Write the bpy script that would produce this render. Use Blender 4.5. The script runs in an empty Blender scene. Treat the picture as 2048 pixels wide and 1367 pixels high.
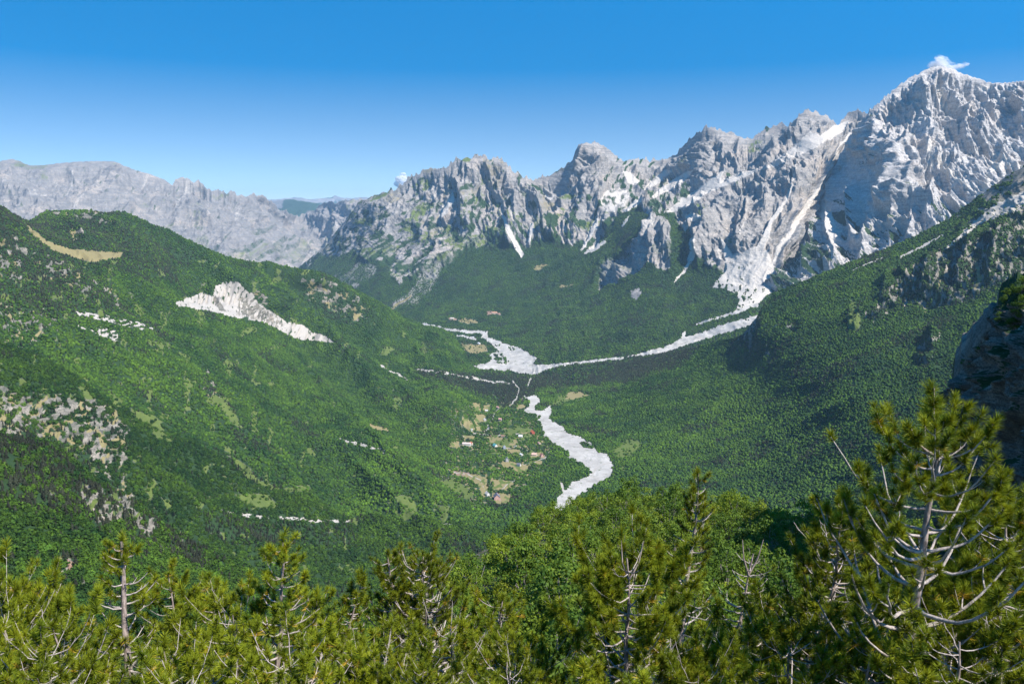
import bpy, math, random, time
import numpy as np
from math import radians, sin, cos, tan, pi
T0 = time.time()
SC = bpy.context.scene
COL = SC.collection

# ---------------------------------------------------------------- camera
F = 1593.0            # focal length in pixels of the 2048 px wide photograph (28 mm lens)
PITCH = radians(9.4)  # the lens looks down into the valley
CX, CY = 1024.0, 683.5
cam_d = bpy.data.cameras.new("camera")
cam_d.sensor_width = 36.0
cam_d.lens = F * 36.0 / 2048.0
cam_d.clip_start = 0.1
cam_d.clip_end = 200000.0
cam = bpy.data.objects.new("camera", cam_d)
COL.objects.link(cam)
cam.location = (0, 0, 0)
cam.rotation_euler = (pi / 2 - PITCH, 0, 0)
SC.camera = cam

# ---------------------------------------------------------------- world, sun, exposure
SUN_EL, SUN_AZ = radians(51.0), radians(124.0)   # azimuth clockwise from the view direction (+Y): from the right, a little behind
world = bpy.data.worlds.new("World")
SC.world = world
world.use_nodes = True
wt = world.node_tree
for n in list(wt.nodes):
    wt.nodes.remove(n)
wo = wt.nodes.new('ShaderNodeOutputWorld')
bg = wt.nodes.new('ShaderNodeBackground')
sky = wt.nodes.new('ShaderNodeTexSky')
sky.sky_type = 'NISHITA'
sky.sun_disc = False
sky.sun_elevation = SUN_EL
sky.sun_rotation = SUN_AZ
sky.altitude = 1800
sky.air_density = 1.0
sky.dust_density = 0.8
sky.ozone_density = 5.0
hsv = wt.nodes.new('ShaderNodeHueSaturation')
hsv.inputs['Saturation'].default_value = 1.3
hsv.inputs['Hue'].default_value = 0.488
# the deep polarised blue begins low over the horizon: look the sky up a little steeper than the eye does
geo = wt.nodes.new('ShaderNodeTexCoord')
sep = wt.nodes.new('ShaderNodeSeparateXYZ')
mul = wt.nodes.new('ShaderNodeMath'); mul.operation = 'MULTIPLY'; mul.inputs[1].default_value = 2.6
cmb = wt.nodes.new('ShaderNodeCombineXYZ')
wt.links.new(geo.outputs['Generated'], sep.inputs[0])
wt.links.new(sep.outputs[0], cmb.inputs[0]); wt.links.new(sep.outputs[1], cmb.inputs[1])
wt.links.new(sep.outputs[2], mul.inputs[0]); wt.links.new(mul.outputs[0], cmb.inputs[2])
vn = wt.nodes.new('ShaderNodeVectorMath'); vn.operation = 'NORMALIZE'
wt.links.new(cmb.outputs[0], vn.inputs[0])
wt.links.new(vn.outputs[0], sky.inputs['Vector'])
mr = wt.nodes.new('ShaderNodeMapRange')   # paler air towards the horizon, deeper blue above
mr.inputs['From Min'].default_value = 0.0; mr.inputs['From Max'].default_value = 0.36
mr.interpolation_type = 'SMOOTHSTEP'
mr.inputs['To Min'].default_value = 0.95; mr.inputs['To Max'].default_value = 1.9
mv = wt.nodes.new('ShaderNodeMapRange')
mv.inputs['From Min'].default_value = 0.0; mv.inputs['From Max'].default_value = 0.34
mv.interpolation_type = 'SMOOTHSTEP'
mv.inputs['To Min'].default_value = 0.52; mv.inputs['To Max'].default_value = 1.0
wt.links.new(sep.outputs[2], mv.inputs['Value']); wt.links.new(mv.outputs[0], hsv.inputs['Value'])
wt.links.new(sep.outputs[2], mr.inputs['Value']); wt.links.new(mr.outputs[0], hsv.inputs['Saturation'])
wt.links.new(sky.outputs[0], hsv.inputs['Color'])
wt.links.new(hsv.outputs[0], bg.inputs[0])
bg.inputs[1].default_value = 0.15
wt.links.new(bg.outputs[0], wo.inputs[0])

sun_d = bpy.data.lights.new("sun", 'SUN')
sun_d.energy = 4.6
sun_d.angle = radians(0.53)
sun_d.color = (1.0, 0.94, 0.865)
sun = bpy.data.objects.new("sun", sun_d)
COL.objects.link(sun)
sdir = np.array([cos(SUN_EL) * sin(SUN_AZ), cos(SUN_EL) * cos(SUN_AZ), sin(SUN_EL)])
from mathutils import Vector, Matrix, Euler
sun.rotation_euler = Vector(-sdir).to_track_quat('-Z', 'Y').to_euler()

SC.view_settings.view_transform = 'Standard'
SC.view_settings.look = 'None'
SC.view_settings.exposure = 1.0
SC.view_settings.gamma = 1.0
SC.cycles.max_bounces = 5
SC.cycles.diffuse_bounces = 2
SC.cycles.glossy_bounces = 1
SC.cycles.transmission_bounces = 3
SC.cycles.transparent_max_bounces = 6
SC.cycles.volume_bounces = 0
SC.cycles.use_adaptive_sampling = True
SC.cycles.use_denoising = True
try:
    SC.cycles.denoiser = 'OPENIMAGEDENOISE'
    SC.cycles.denoising_input_passes = 'RGB_ALBEDO_NORMAL'
    SC.cycles.denoising_prefilter = 'ACCURATE'
except Exception:
    pass

# ---------------------------------------------------------------- helpers
def ray(px, py):
    """unit-depth direction (y = 1) through a point of the photograph, arrays allowed"""
    a = (np.asarray(px, float) - CX) / F
    b = -(np.asarray(py, float) - CY) / F
    # camera axes: right (1,0,0), up (0,sinP,cosP), forward (0,cosP,-sinP)
    y = cos(PITCH) + b * sin(PITCH)
    z = -sin(PITCH) + b * cos(PITCH)
    return a / y, z / y

def at(px, py, D):
    x, z = ray(px, py)
    return np.stack([x * D, np.ones_like(x) * D, z * D], -1)

def project(P):
    P = np.asarray(P, float)
    f = P[..., 1] * cos(PITCH) - P[..., 2] * sin(PITCH)
    u = P[..., 1] * sin(PITCH) + P[..., 2] * cos(PITCH)
    return CX + F * P[..., 0] / f, CY - F * u / f

_rng = np.random.RandomState(7)
_perm = _rng.permutation(256).astype(np.int32)
_perm = np.concatenate([_perm, _perm])
_g = _rng.normal(size=(256, 3)); _g /= np.linalg.norm(_g, axis=1)[:, None]
_g = _g.astype(np.float32)

def perlin(x, y, z=None):
    x = np.asarray(x, np.float32); y = np.asarray(y, np.float32)
    z = np.zeros_like(x) if z is None else np.asarray(z, np.float32) + np.zeros_like(x)
    x0 = np.floor(x); y0 = np.floor(y); z0 = np.floor(z)
    fx, fy, fz = x - x0, y - y0, z - z0
    xi = x0.astype(np.int32) & 255; yi = y0.astype(np.int32) & 255; zi = z0.astype(np.int32) & 255
    u = fx * fx * fx * (fx * (fx * 6 - 15) + 10)
    v = fy * fy * fy * (fy * (fy * 6 - 15) + 10)
    w = fz * fz * fz * (fz * (fz * 6 - 15) + 10)
    out = 0
    for dx in (0, 1):
        wx = u if dx else 1 - u
        for dy in (0, 1):
            wy = v if dy else 1 - v
            for dz in (0, 1):
                wz = w if dz else 1 - w
                h = _perm[_perm[_perm[(xi + dx) & 255] + ((yi + dy) & 255)] + ((zi + dz) & 255)]
                g = _g[h]
                out = out + wx * wy * wz * (g[..., 0] * (fx - dx) + g[..., 1] * (fy - dy) + g[..., 2] * (fz - dz))
    return out * 1.5

def fbm(x, y, z=None, o=4, lac=2.03, gain=0.5):
    s, a, f = 0, 1.0, 1.0
    for i in range(o):
        s = s + a * perlin(x * f + 17.3 * i, y * f - 9.1 * i, None if z is None else z * f + 5.7 * i)
        a *= gain; f *= lac
    return s

def ridged(x, y, z=None, o=4, lac=2.1, gain=0.5):
    s, a, f, w = 0, 1.0, 1.0, 1.0
    for i in range(o):
        n = 1 - np.abs(perlin(x * f + 31.3 * i, y * f + 11.7 * i, None if z is None else z * f + 3.3 * i)) * 1.6
        n = np.clip(n, 0, 1) ** 2
        s = s + a * n * w
        w = np.clip(n * 1.6, 0, 1)
        a *= gain; f *= lac
    return s

def smooth(e0, e1, x):
    t = np.clip((x - e0) / (e1 - e0), 0, 1)
    return t * t * (3 - 2 * t)

def poly_mask(px, py, poly, feather=2.0):
    """1 inside the outline, feathered over a few units"""
    poly = np.asarray(poly, float)
    out = np.zeros(px.shape, np.float32)
    lo = poly.min(0) - feather * 2; hi = poly.max(0) + feather * 2
    sel = (px > lo[0]) & (px < hi[0]) & (py > lo[1]) & (py < hi[1])
    if not sel.any():
        return out
    X, Y = px[sel], py[sel]
    inside = np.zeros(X.shape, bool); dist = np.full(X.shape, 1e9)
    n = len(poly)
    for i in range(n):
        ax, ay = poly[i]; bx, by = poly[(i + 1) % n]
        c = ((ay > Y) != (by > Y))
        with np.errstate(divide='ignore', invalid='ignore'):
            xi = (bx - ax) * (Y - ay) / (by - ay if by != ay else 1e-9) + ax
        inside ^= c & (X < xi)
        dx, dy = bx - ax, by - ay
        t = np.clip(((X - ax) * dx + (Y - ay) * dy) / (dx * dx + dy * dy + 1e-9), 0, 1)
        dist = np.minimum(dist, np.hypot(X - ax - t * dx, Y - ay - t * dy))
    sd = np.where(inside, dist, -dist)
    out[sel] = smooth(-feather, feather, sd)
    return out

def line_mask(px, py, pts, width, feather=1.0):
    """width may be a number or one per point (half widths)"""
    pts = np.asarray(pts, float)
    w = np.full(len(pts), float(width)) if np.isscalar(width) else np.asarray(width, float)
    out = np.zeros(px.shape, np.float32)
    m = w.max() + feather * 2
    lo = pts.min(0) - m; hi = pts.max(0) + m
    sel = (px > lo[0]) & (px < hi[0]) & (py > lo[1]) & (py < hi[1])
    if not sel.any():
        return out
    X, Y = px[sel], py[sel]; best = np.full(X.shape, -1e9)
    for i in range(len(pts) - 1):
        ax, ay = pts[i]; bx, by = pts[i + 1]; dx, dy = bx - ax, by - ay
        t = np.clip(((X - ax) * dx + (Y - ay) * dy) / (dx * dx + dy * dy + 1e-9), 0, 1)
        best = np.maximum(best, (w[i] + (w[i + 1] - w[i]) * t) - np.hypot(X - ax - t * dx, Y - ay - t * dy))
    out[sel] = smooth(-feather, feather, best)
    return out

class RBF:
    """thin plate surface through the surveyed points (image column, image row, distance in metres)"""
    def __init__(self, pts, lam=0.002):
        p = np.asarray(pts, float)
        self.c = p[:, :2] / 400.0
        v = np.log(p[:, 2])
        n = len(p)
        A = self._k(self.c, self.c) + lam * np.eye(n)
        Pm = np.hstack([np.ones((n, 1)), self.c])
        M = np.zeros((n + 3, n + 3)); M[:n, :n] = A; M[:n, n:] = Pm; M[n:, :n] = Pm.T
        self.w = np.linalg.solve(M, np.concatenate([v, np.zeros(3)]))
    @staticmethod
    def _k(a, b):
        r2 = ((a[:, None, :] - b[None]) ** 2).sum(-1)
        return 0.5 * r2 * np.log(r2 + 1e-12)
    def __call__(self, px, py):
        q = np.stack([px.ravel(), py.ravel()], -1) / 400.0
        out = np.empty(len(q))
        n = len(self.c)
        for i in range(0, len(q), 100000):
            s = q[i:i + 100000]
            out[i:i + 100000] = self._k(s, self.c) @ self.w[:n] + self.w[n] + s @ self.w[n + 1:]
        return np.exp(out).reshape(px.shape)

def grid_normals(P):
    du = np.gradient(P, axis=1); dv = np.gradient(P, axis=0)
    n = np.cross(dv, du)
    n /= np.linalg.norm(n, axis=-1, keepdims=True) + 1e-9
    s = np.sign((n * P).sum(-1, keepdims=True))  # make them face the viewer's side
    return -n * s

def mesh_from(name, V, Fq, mat=None, attrs=None, smooth_shade=True, parent=None, link=True):
    """V (n,3); Fq (m,3) or (m,4) int; attrs {name: (n,4) colour or (n,) float}"""
    me = bpy.data.meshes.new(name)
    V = np.ascontiguousarray(V, np.float32); Fq = np.ascontiguousarray(Fq, np.int32)
    k = Fq.shape[1]
    me.vertices.add(len(V)); me.vertices.foreach_set("co", V.ravel())
    me.loops.add(Fq.size); me.loops.foreach_set("vertex_index", Fq.ravel())
    me.polygons.add(len(Fq))
    me.polygons.foreach_set("loop_start", np.arange(0, Fq.size, k, dtype=np.int32))
    me.polygons.foreach_set("loop_total", np.full(len(Fq), k, np.int32))
    me.polygons.foreach_set("use_smooth", np.full(len(Fq), smooth_shade, bool))
    me.update(calc_edges=True)
    for an, av in (attrs or {}).items():
        av = np.asarray(av, np.float32)
        if av.ndim == 1:
            a = me.attributes.new(an, 'FLOAT', 'POINT'); a.data.foreach_set("value", av)
        else:
            if av.shape[1] == 3:
                av = np.hstack([av, np.ones((len(av), 1), np.float32)])
            a = me.attributes.new(an, 'FLOAT_COLOR', 'POINT'); a.data.foreach_set("color", np.ascontiguousarray(av).ravel())
    if mat: me.materials.append(mat)
    o = bpy.data.objects.new(name, me)
    if link: COL.objects.link(o)
    if parent: o.parent = parent
    return o

def compact(V, Fq, attrs):
    u, inv = np.unique(Fq, return_inverse=True)
    return V[u], inv.reshape(Fq.shape), {k: v[u] for k, v in attrs.items()}

def tag(o, label=None, cat=None, group=None, kind=None):
    if label: o["label"] = label
    if cat: o["category"] = cat
    if group: o["group"] = group
    if kind: o["kind"] = kind
    return o

# ---------------------------------------------------------------- node materials
class NT:
    def __init__(self, name):
        self.m = bpy.data.materials.new(name); self.m.use_nodes = True
        self.t = self.m.node_tree
        self.b = self.t.nodes['Principled BSDF']
        self.out = self.t.nodes['Material Output']
        self.b.inputs['Roughness'].default_value = 0.9
        self.b.inputs['Specular IOR Level'].default_value = 0.15
    def n(self, typ, **kw):
        nd = self.t.nodes.new(typ)
        for k, v in kw.items(): setattr(nd, k, v)
        return nd
    def l(self, a, b): self.t.links.new(a, b)
    def attr(self, name, out='Color'):
        a = self.n('ShaderNodeAttribute', attribute_name=name); return a.outputs[out]
    def sep(self, sock):
        s = self.n('ShaderNodeSeparateColor'); self.l(sock, s.inputs[0]); return s.outputs
    def noise(self, scale, detail=4, rough=0.55, vec=None, sx=(1, 1, 1)):
        nz = self.n('ShaderNodeTexNoise'); nz.inputs['Scale'].default_value = scale
        nz.inputs['Detail'].default_value = detail; nz.inputs['Roughness'].default_value = rough
        g = vec or self.geo()
        if sx != (1, 1, 1):
            mp = self.n('ShaderNodeMapping'); mp.inputs['Scale'].default_value = sx
            self.l(g, mp.inputs[0]); g = mp.outputs[0]
        self.l(g, nz.inputs['Vector']); return nz.outputs['Fac']
    def geo(self):
        if not hasattr(self, '_g'): self._g = self.n('ShaderNodeNewGeometry').outputs['Position']
        return self._g
    def ramp(self, sock, stops):
        r = self.n('ShaderNodeValToRGB')
        e = r.color_ramp.elements
        while len(e) < len(stops): e.new(0.5)
        for el, (p, c) in zip(e, stops):
            el.position = p; el.color = (c[0], c[1], c[2], 1)
        self.l(sock, r.inputs[0]); return r.outputs[0]
    def math(self, op, a, b=None, clamp=False):
        m = self.n('ShaderNodeMath', operation=op, use_clamp=clamp)
        for i, s in enumerate((a, b)):
            if s is None: continue
            if isinstance(s, (int, float)): m.inputs[i].default_value = s
            else: self.l(s, m.inputs[i])
        return m.outputs[0]
    def mix(self, fac, a, b, blend='MIX'):
        m = self.n('ShaderNodeMix', data_type='RGBA', blend_type=blend)
        for i, s in ((0, fac), (6, a), (7, b)):
            if isinstance(s, (int, float)): m.inputs[i].default_value = s
            elif isinstance(s, tuple): m.inputs[i].default_value = (s[0], s[1], s[2], 1)
            else: self.l(s, m.inputs[i])
        return m.outputs[2]
    def base(self, sock): self.l(sock, self.b.inputs['Base Color'])
    def bump(self, sock, dist, strength=1.0):
        bp = self.n('ShaderNodeBump'); bp.inputs['Distance'].default_value = dist
        bp.inputs['Strength'].default_value = strength
        self.l(sock, bp.inputs['Height']); self.l(bp.outputs[0], self.b.inputs['Normal'])

def land_material(name, rock_a=(0.30, 0.30, 0.31), rock_b=(0.46, 0.44, 0.42), sc=1.0, dark=(0.13, 0.135, 0.14), bump_d=6.0, pale=1.0):
    """limestone, scree, turf, dry grass, soil and shaded forest floor, mixed by the zones stored on the surface"""
    k = NT(name)
    z1 = k.sep(k.attr('zone_green')); z2 = k.sep(k.attr('zone_stone'))
    n_big = k.noise(0.004 * sc, 5, 0.6)
    n_mid = k.noise(0.02 * sc, 6, 0.65)
    n_fine = k.noise(0.09 * sc, 5, 0.7)
    beds = k.noise(0.02 * sc, 4, 0.65, sx=(0.5, 0.5, 2.4))
    strata = k.noise(0.012 * sc, 5, 0.6, sx=(0.25, 0.25, 5.0))
    rock = k.mix(k.ramp(n_mid, [(0.35, (0, 0, 0)), (0.65, (1, 1, 1))]), rock_a, rock_b)
    rock = k.mix(k.ramp(strata, [(0.36, (0.55, 0.55, 0.55)), (0.5, (0, 0, 0))]), rock, dark)
    warm = k.ramp(n_big, [(0.50, (0, 0, 0)), (0.68, (0.55, 0.55, 0.55))])
    rock = k.mix(warm, rock, (0.50, 0.41, 0.33))
    rock = k.mix(k.ramp(n_fine, [(0.38, (0.75, 0.75, 0.75)), (0.54, (0, 0, 0))]), rock, dark)
    rock = k.mix(k.ramp(beds, [(0.36, (0.6, 0.6, 0.6)), (0.47, (0, 0, 0))]), rock, dark)
    scree = k.mix(k.ramp(n_fine, [(0.3, (0, 0, 0)), (0.7, (1, 1, 1))]), (0.29 * pale, 0.265 * pale, 0.235 * pale), (0.44 * pale, 0.405 * pale, 0.36 * pale))
    turf = k.mix(k.math('ADD', k.math('MULTIPLY', n_mid, 0.5), k.math('MULTIPLY', n_fine, 0.5)), (0.030, 0.065, 0.012), (0.16, 0.19, 0.05))
    dry = k.mix(k.math('ADD', k.math('MULTIPLY', n_mid, 0.5), k.math('MULTIPLY', n_fine, 0.5)), (0.17, 0.15, 0.06), (0.27, 0.22, 0.11))
    soil = k.mix(n_fine, (0.22, 0.13, 0.09), (0.32, 0.22, 0.16))
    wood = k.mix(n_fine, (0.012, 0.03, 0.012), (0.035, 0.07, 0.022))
    c = rock
    def brk(s, amt=0.9):  # ragged, not feathered, edges
        t = k.math('ADD', s, k.math('MULTIPLY', k.math('SUBTRACT', n_fine, 0.5), amt))
        t = k.math('ADD', t, k.math('MULTIPLY', k.math('SUBTRACT', n_mid, 0.5), amt * 0.8))
        return k.ramp(t, [(0.36, (0, 0, 0)), (0.64, (1, 1, 1))])
    c = k.mix(brk(z2[0]), c, rock) if False else c
    c = k.mix(brk(z2[1], 0.7), c, scree)
    c = k.mix(brk(z2[2]), c, soil)
    c = k.mix(brk(z1[2]), c, dry)
    c = k.mix(brk(z1[1]), c, turf)
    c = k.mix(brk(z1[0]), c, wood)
    k.base(c)
    k.bump(k.math('ADD', k.math('ADD', n_mid, n_fine), beds), bump_d, 0.9)
    return k.m

# ---------------------------------------------------------------- loft: a landform surveyed by image column and row, with its distance
class Loft:
    def __init__(self, top, bottom, ctrl, x0=-320, x1=2360, step=1.6, rstep=1.6, jag=None, pad=1.0, lam=0.002):
        xs = []
        x = x0
        while x < x1:
            xs.append(x)
            x += step if -40 <= x <= 2088 else 10.0
        xs.append(x1)
        self.xs = np.array(xs, float)
        top = np.asarray(top, float); bottom = np.asarray(bottom, float)
        t = np.interp(self.xs, top[:, 0], top[:, 1]); b = np.interp(self.xs, bottom[:, 0], bottom[:, 1])
        if jag is not None: t = t + jag(self.xs)
        nr = int(max(12, np.max(b - t) / rstep))
        v = np.linspace(0, 1, nr)
        self.PY = t[None] + (b - t)[None] * v[:, None]
        self.PX = np.broadcast_to(self.xs, self.PY.shape).copy()
        self.V = np.broadcast_to(v[:, None], self.PY.shape)
        self.top = t
        self.D = RBF(ctrl, lam)(self.PX, self.PY)
        self.P = at(self.PX, self.PY, self.D)
    def normals(self): return grid_normals(self.P)
    def displace(self, amount, normal=None):
        n = self.normals() if normal is None else normal
        self.P = self.P + n * amount[..., None]
    def reproject(self):
        self.PX, self.PY = project(self.P)
    def build(self, name, mat, attrs, back=None, split=None, kind='structure'):
        """split: {name: (mask, material)} faces whose corners lie in mask become an object of that name"""
        P = self.P; ny, nx = P.shape[:2]
        A = {k: v.reshape(-1, v.shape[-1]) if v.ndim == 3 else v.ravel() for k, v in attrs.items()}
        idx = np.arange(ny * nx).reshape(ny, nx)
        q = np.stack([idx[:-1, :-1], idx[1:, :-1], idx[1:, 1:], idx[:-1, 1:]], -1).reshape(-1, 4)
        V = P.reshape(-1, 3)
        objs = {}
        left = np.ones(len(q), bool)
        for sn, (mask, sm) in (split or {}).items():
            m = mask.ravel() > 0.5
            f = m[q].sum(1) >= 2
            f &= left
            left &= ~f
            if f.any():
                v2, f2, a2 = compact(V, q[f], A)
                o = mesh_from(sn, v2, f2, sm, a2)
                o["kind"] = 'structure'; objs[sn] = o
        q = q[left]
        if back:  # the far side of the landform falls away behind its crest
            rows = [idx[0]]; Vs = [V]; As = {k: [v] for k, v in A.items()}
            base = len(V)
            for (dd, dz) in back:
                R = P[0].copy(); s = (1 + dd)
                R[:, :2] *= s; R[:, 2] += dz
                R[:, 2] += fbm(R[:, 0] / 300, R[:, 1] / 300) * abs(dz) * 0.15
                Vs.append(R); rows.append(np.arange(base, base + nx)); base += nx
                for k in A: As[k].append(A[k][:nx])
            for a, b in zip(rows[:-1], rows[1:]):
                q = np.vstack([q, np.stack([b[:-1], a[:-1], a[1:], b[1:]], -1)])
            V = np.vstack(Vs); A = {k: np.concatenate(v) for k, v in As.items()}
        v2, f2, a2 = compact(V, q, A)
        o = mesh_from(name, v2, f2, mat, a2); o["kind"] = kind
        objs[name] = o
        return objs
# ================================================================ THE LAND
M_rock = land_material("limestone_mountain", rock_a=(0.23, 0.214, 0.20), rock_b=(0.38, 0.35, 0.32), dark=(0.13, 0.132, 0.13), bump_d=7.0, pale=1.25)
M_peak = land_material("pale_limestone", rock_a=(0.42, 0.40, 0.38), rock_b=(0.60, 0.565, 0.53), dark=(0.22, 0.215, 0.215), pale=1.45, bump_d=9.0)
M_far = land_material("distant_limestone", rock_a=(0.165, 0.152, 0.143), rock_b=(0.28, 0.255, 0.235), sc=0.6, dark=(0.14, 0.14, 0.14), bump_d=8.0)
M_land = land_material("wooded_slope", rock_a=(0.15, 0.137, 0.115), rock_b=(0.28, 0.255, 0.21), dark=(0.06, 0.065, 0.05), sc=3.0, bump_d=1.5)

def gravel_material():
    k = NT("river_gravel")
    a = k.noise(0.02, 6, 0.7); b = k.noise(0.2, 4, 0.7)
    br = k.noise(0.018, 3, 0.6, sx=(1.6, 0.35, 1.0))
    c = k.ramp(a, [(0.3, (0.24, 0.222, 0.20)), (0.5, (0.38, 0.36, 0.33)), (0.7, (0.48, 0.455, 0.42))])
    c = k.mix(k.ramp(b, [(0.3, (0.35, 0.35, 0.35)), (0.5, (0, 0, 0))]), c, (0.26, 0.25, 0.23))
    c = k.mix(k.ramp(br, [(0.47, (0, 0, 0)), (0.50, (0.7, 0.7, 0.7)), (0.53, (0, 0, 0))]), c, (0.30, 0.29, 0.27))
    c = k.mix(k.ramp(k.noise(0.06, 3, 0.6), [(0.63, (0, 0, 0)), (0.67, (0.8, 0.8, 0.8))]), c, (0.10, 0.13, 0.06))
    k.base(c); k.bump(b, 0.8, 0.5)
    return k.m
M_gravel = gravel_material()

def zones(shape):
    return {'forest': np.zeros(shape, np.float32), 'turf': np.zeros(shape, np.float32), 'dry': np.zeros(shape, np.float32),
            'rock': np.ones(shape, np.float32), 'scree': np.zeros(shape, np.float32), 'soil': np.zeros(shape, np.float32)}
def pack(z):
    return {'zone_green': np.stack([z['forest'], z['turf'], z['dry']], -1), 'zone_stone': np.stack([z['rock'], z['scree'], z['soil']], -1)}

def put(z, key, m, others=('forest', 'turf', 'dry', 'scree', 'soil')):
    for o in others:
        if o != key: z[o] *= (1 - m)
    if key != 'rock': z[key] = np.maximum(z[key], m)

def wob(L, amp, scale, seed=0):
    return (L.PX + amp * fbm(L.PX / scale + seed, L.PY / scale, o=3), L.PY + amp * fbm(L.PX / scale - seed, L.PY / scale + 50, o=3))

# ---- farthest blue ranges beyond the gorge
def far_range(name, top, D, base_py, mat):
    L = Loft(top, [(t[0], base_py) for t in top], [(top[0][0], top[0][1], D * 1.1), (top[-1][0], top[-1][1], D * 1.12), (top[0][0], base_py, D * 0.85),
             (top[-1][0], base_py, D * 0.87), (600, 420, D)], x0=top[0][0], x1=top[-1][0], step=3, rstep=2.5,
             jag=lambda x: fbm(x / 14, x * 0, o=3) * 2.0)
    L.displace(fbm(L.P[..., 0] / 1500, L.P[..., 1] / 1500, L.P[..., 2] / 1500, o=4) * D * 0.008 * smooth(0, 0.1, L.V))
    z = zones(L.PX.shape); z['forest'] += smooth(-0.3, 0.3, fbm(L.P[..., 0] / 900, L.P[..., 2] / 300) + (0.2 if D < 26000 else -0.1))
    return L.build(name, mat, pack(z), back=[(0.05, -300), (0.15, -900)])
far_range("distant_blue_mountains", [(480, 402), (560, 398), (595, 394), (620, 399), (660, 395), (672, 391), (690, 397), (725, 394), (760, 396), (800, 402)], 33000, 480, M_far)
far_range("distant_wooded_ridge", [(500, 420), (545, 402), (580, 398), (605, 402), (640, 408), (660, 412), (690, 406), (740, 400), (780, 400)], 21000, 500, M_far)

# ---- grey mountains left of the gorge
def build_left_far():
    top = [(-320, 330), (-150, 340), (-60, 325), (0, 323), (15, 319), (28, 318), (45, 325), (60, 331), (90, 330), (130, 325), (160, 323), (200, 322), (230, 323), (245, 330), (270, 340), (300, 348), (325, 358), (345, 370),
           (350, 361), (362, 356), (375, 360), (385, 366), (397, 363), (405, 372), (418, 382), (430, 381), (440, 383), (455, 390), (462, 384), (475, 391), (488, 393), (500, 389), (512, 390), (522, 388), (535, 399), (545, 408), (560, 419), (580, 428),
           (597, 436), (612, 428), (630, 420), (645, 410), (665, 405), (690, 404), (705, 400), (730, 402), (800, 420)]
    bot = [(-320, 560), (0, 560), (300, 560), (560, 560), (620, 560), (800, 560)]
    C = [(-320, 330, 11500), (0, 322, 11500), (230, 323, 11800), (360, 358, 12000), (520, 388, 12500), (597, 436, 14500), (700, 402, 13500), (800, 420, 13000),
         (-320, 560, 8000), (0, 540, 8200), (200, 540, 8600), (400, 540, 9200), (540, 530, 10200), (600, 540, 11500), (650, 540, 11000), (800, 560, 10000), (150, 430, 9800), (0, 430, 9600), (400, 460, 10400), (590, 480, 13000)]
    L = Loft(top, bot, C, x0=-320, x1=800, step=1.4, rstep=1.3, jag=lambda x: -ridged(x / 22, x * 0 + 3, o=4) * 5.0 * smooth(300, 400, x) + 3 * smooth(300, 400, x) + fbm(x / 9, x * 0, o=3) * 1.6)
    X, Y, Z = L.P[..., 0], L.P[..., 1], L.P[..., 2]
    s = X + 0.5 * Z
    env = smooth(0, 0.10, L.V)
    s = s + 120 * fbm(X / 700, Z / 500, o=2)
    r = (ridged(s / 900, Y / 1600, Z / 1700, o=5) - 0.9) * 170 + (ridged(s / 260, Z / 400, Y / 700, o=4, gain=0.5) - 0.9) * 60 + (ridged(X / 90, Y / 90, Z / 110, o=3) - 0.8) * 20 + np.sin(Z / 26 + fbm(X / 500, Z / 500) * 3) * 1.5
    L.displace(r * env * 0.75); L.reproject()
    z = zones(L.PX.shape)
    g = fbm(s / 400, Z / 260, o=4)
    low = smooth(440, 520, L.PY)
    m = smooth(0.10, 0.35, g - 0.15 + 0.25 * low + 0.25 * poly_mask(L.PX, L.PY, [(330, 440), (400, 430), (430, 480), (400, 520), (330, 490)], 20))
    put(z, 'turf', m * 0.45); put(z, 'forest', smooth(0.2, 0.5, fbm(s / 60 + 9, Z / 90, o=4) + 0.35 * low - 0.15 + 0.12 * smooth(350, 520, L.PX)) * 0.5)
    gl = smooth(0.80, 0.95, ridged(s / 300 + 4, Z / 2500, o=1)) * smooth(0.0, 0.3, fbm(s / 500, Z / 500))
    put(z, 'scree', gl * 0.5)
    for ln in ([(578, 470), (572, 490), (566, 500), (570, 512)], [(530, 507), (545, 515), (552, 528)], [(571, 498), (580, 515), (582, 530)], [(463, 420), (470, 440)]):
        put(z, 'scree', line_mask(L.PX, L.PY, ln, 1.0, 1.5) * 0.5)
    L.build("left_mountains", M_far, pack(z), back=[(0.02, -80), (0.08, -600), (0.2, -1400)])
build_left_far()

# ---- the central massif, its scree and the forest running down to the far valley floor
def rib(PX, PY, pts, wl, wr, amp, taper=18):
    """a buttress: steep on its left, falling gently to its right; height in metres"""
    pts = np.asarray(pts, float)
    o = np.argsort(pts[:, 1]); X = np.interp(PY, pts[o, 1], pts[o, 0])
    d = PX - X
    f = np.where(d > 0, np.exp(-d / wr), np.exp(d / wl))
    return amp * f * smooth(pts[:, 1].min() - taper, pts[:, 1].min() + taper, PY) * (1 - smooth(pts[:, 1].max() - taper, pts[:, 1].max() + taper, PY))

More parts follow.
